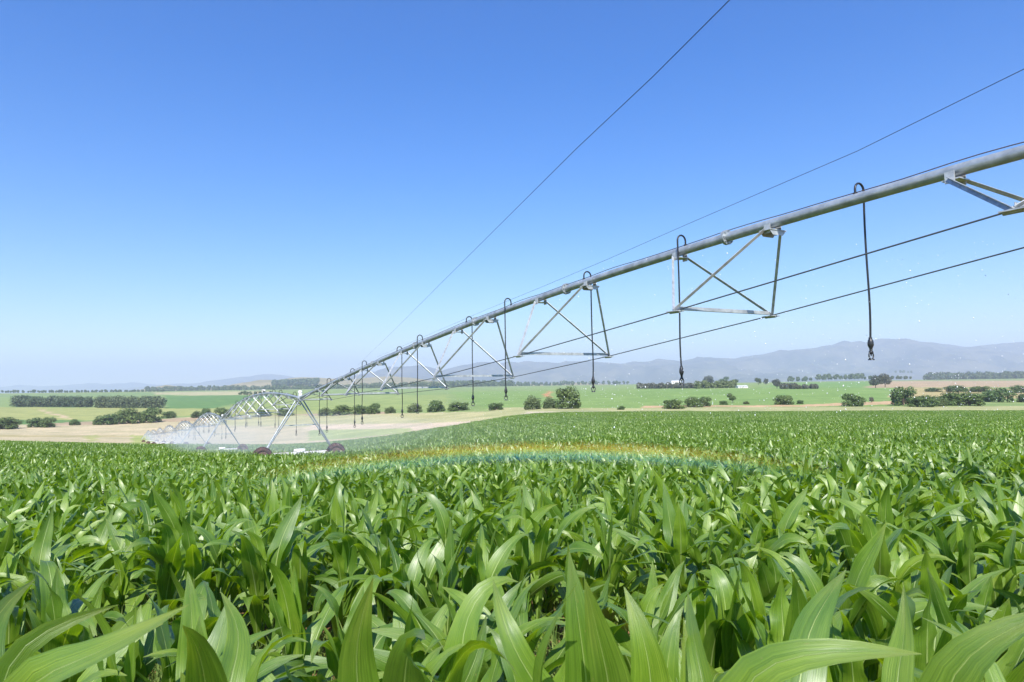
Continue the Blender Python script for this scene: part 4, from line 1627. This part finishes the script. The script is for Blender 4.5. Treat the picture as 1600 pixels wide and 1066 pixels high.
me = bpy.data.meshes.new('rainbow')
me.from_pydata([tuple(inv @ p) for p in V], [], Fc)
me.materials.append(vol_mat('rainbow_mat', bow_build, .25))
me.update()
bm = bmesh.new()
bm.from_mesh(me)
bmesh.ops.recalc_face_normals(bm, faces=bm.faces)
bm.to_mesh(me)
bm.free()
ro = link('rainbow', me)
ro.matrix_world = Matrix.Translation(cen) @ Mrot.to_4x4()
tag(ro, 'faint rainbow arc in the spray low over the corn', None, None, 'stuff')

# ------------------------------------------------------------------ flying drops
rgd = np.random.default_rng(77)
pts, rs = [], []
for t_ in DROP0[:7]:
    p = P0(t_)
    hx, hy, hz_ = p.x, p.y, p.z - 2.5
    m = 420 if t_ > 26 else 260
    a = rgd.random(m) * 6.283
    rr = 5.2 * rgd.random(m) ** .7
    zz = hz_ + .10 * rr - .052 * rr ** 2 * (1 + .5 * rgd.random(m)) + rgd.normal(size=m) * .12
    pts.append(np.c_[hx + rr * np.cos(a), hy + rr * np.sin(a), zz])
    rs.append(.0016 + .0040 * rgd.random(m) ** 2)
m = 1300
x_ = rgd.uniform(.6, 9.5, m)
y_ = rgd.uniform(6.0, 13, m)
pts.append(np.c_[x_ * y_ / 9, y_, EYE - .4 + 2.9 * rgd.random(m) ** 1.5])
rs.append(.0022 + .0052 * rgd.random(m) ** 2)
pts, rs = np.concatenate(pts), np.concatenate(rs)
ok = (pts[:, 2] > ground(pts[:, 0], pts[:, 1]) + .8) & (pts[:, 2] - EYE < .20 * pts[:, 1])
pts, rs = pts[ok], rs[ok]
oc = np.array([(1, 0, 0), (-1, 0, 0), (0, 1, 0), (0, -1, 0), (0, 0, 1.5), (0, 0, -1.5)], float)
of = np.array([(0, 2, 4), (2, 1, 4), (1, 3, 4), (3, 0, 4), (2, 0, 5), (1, 2, 5), (3, 1, 5), (0, 3, 5)])
V = (pts[:, None, :] + oc[None] * rs[:, None, None]).reshape(-1, 3)
Fc = (of[None] + 6 * np.arange(len(pts))[:, None, None]).reshape(-1, 3)
m_w, t, p_, o_ = mat_new('water_drop_mat')
p_.inputs['Base Color'].default_value = (.92, .95, 1, 1)
p_.inputs['Roughness'].default_value = .12
tag(link('water_drops', mesh_np('water_drops', V, Fc, m_w, smooth=True)), 'tiny bright water drops flying around the near sprinklers', None, None, 'stuff')
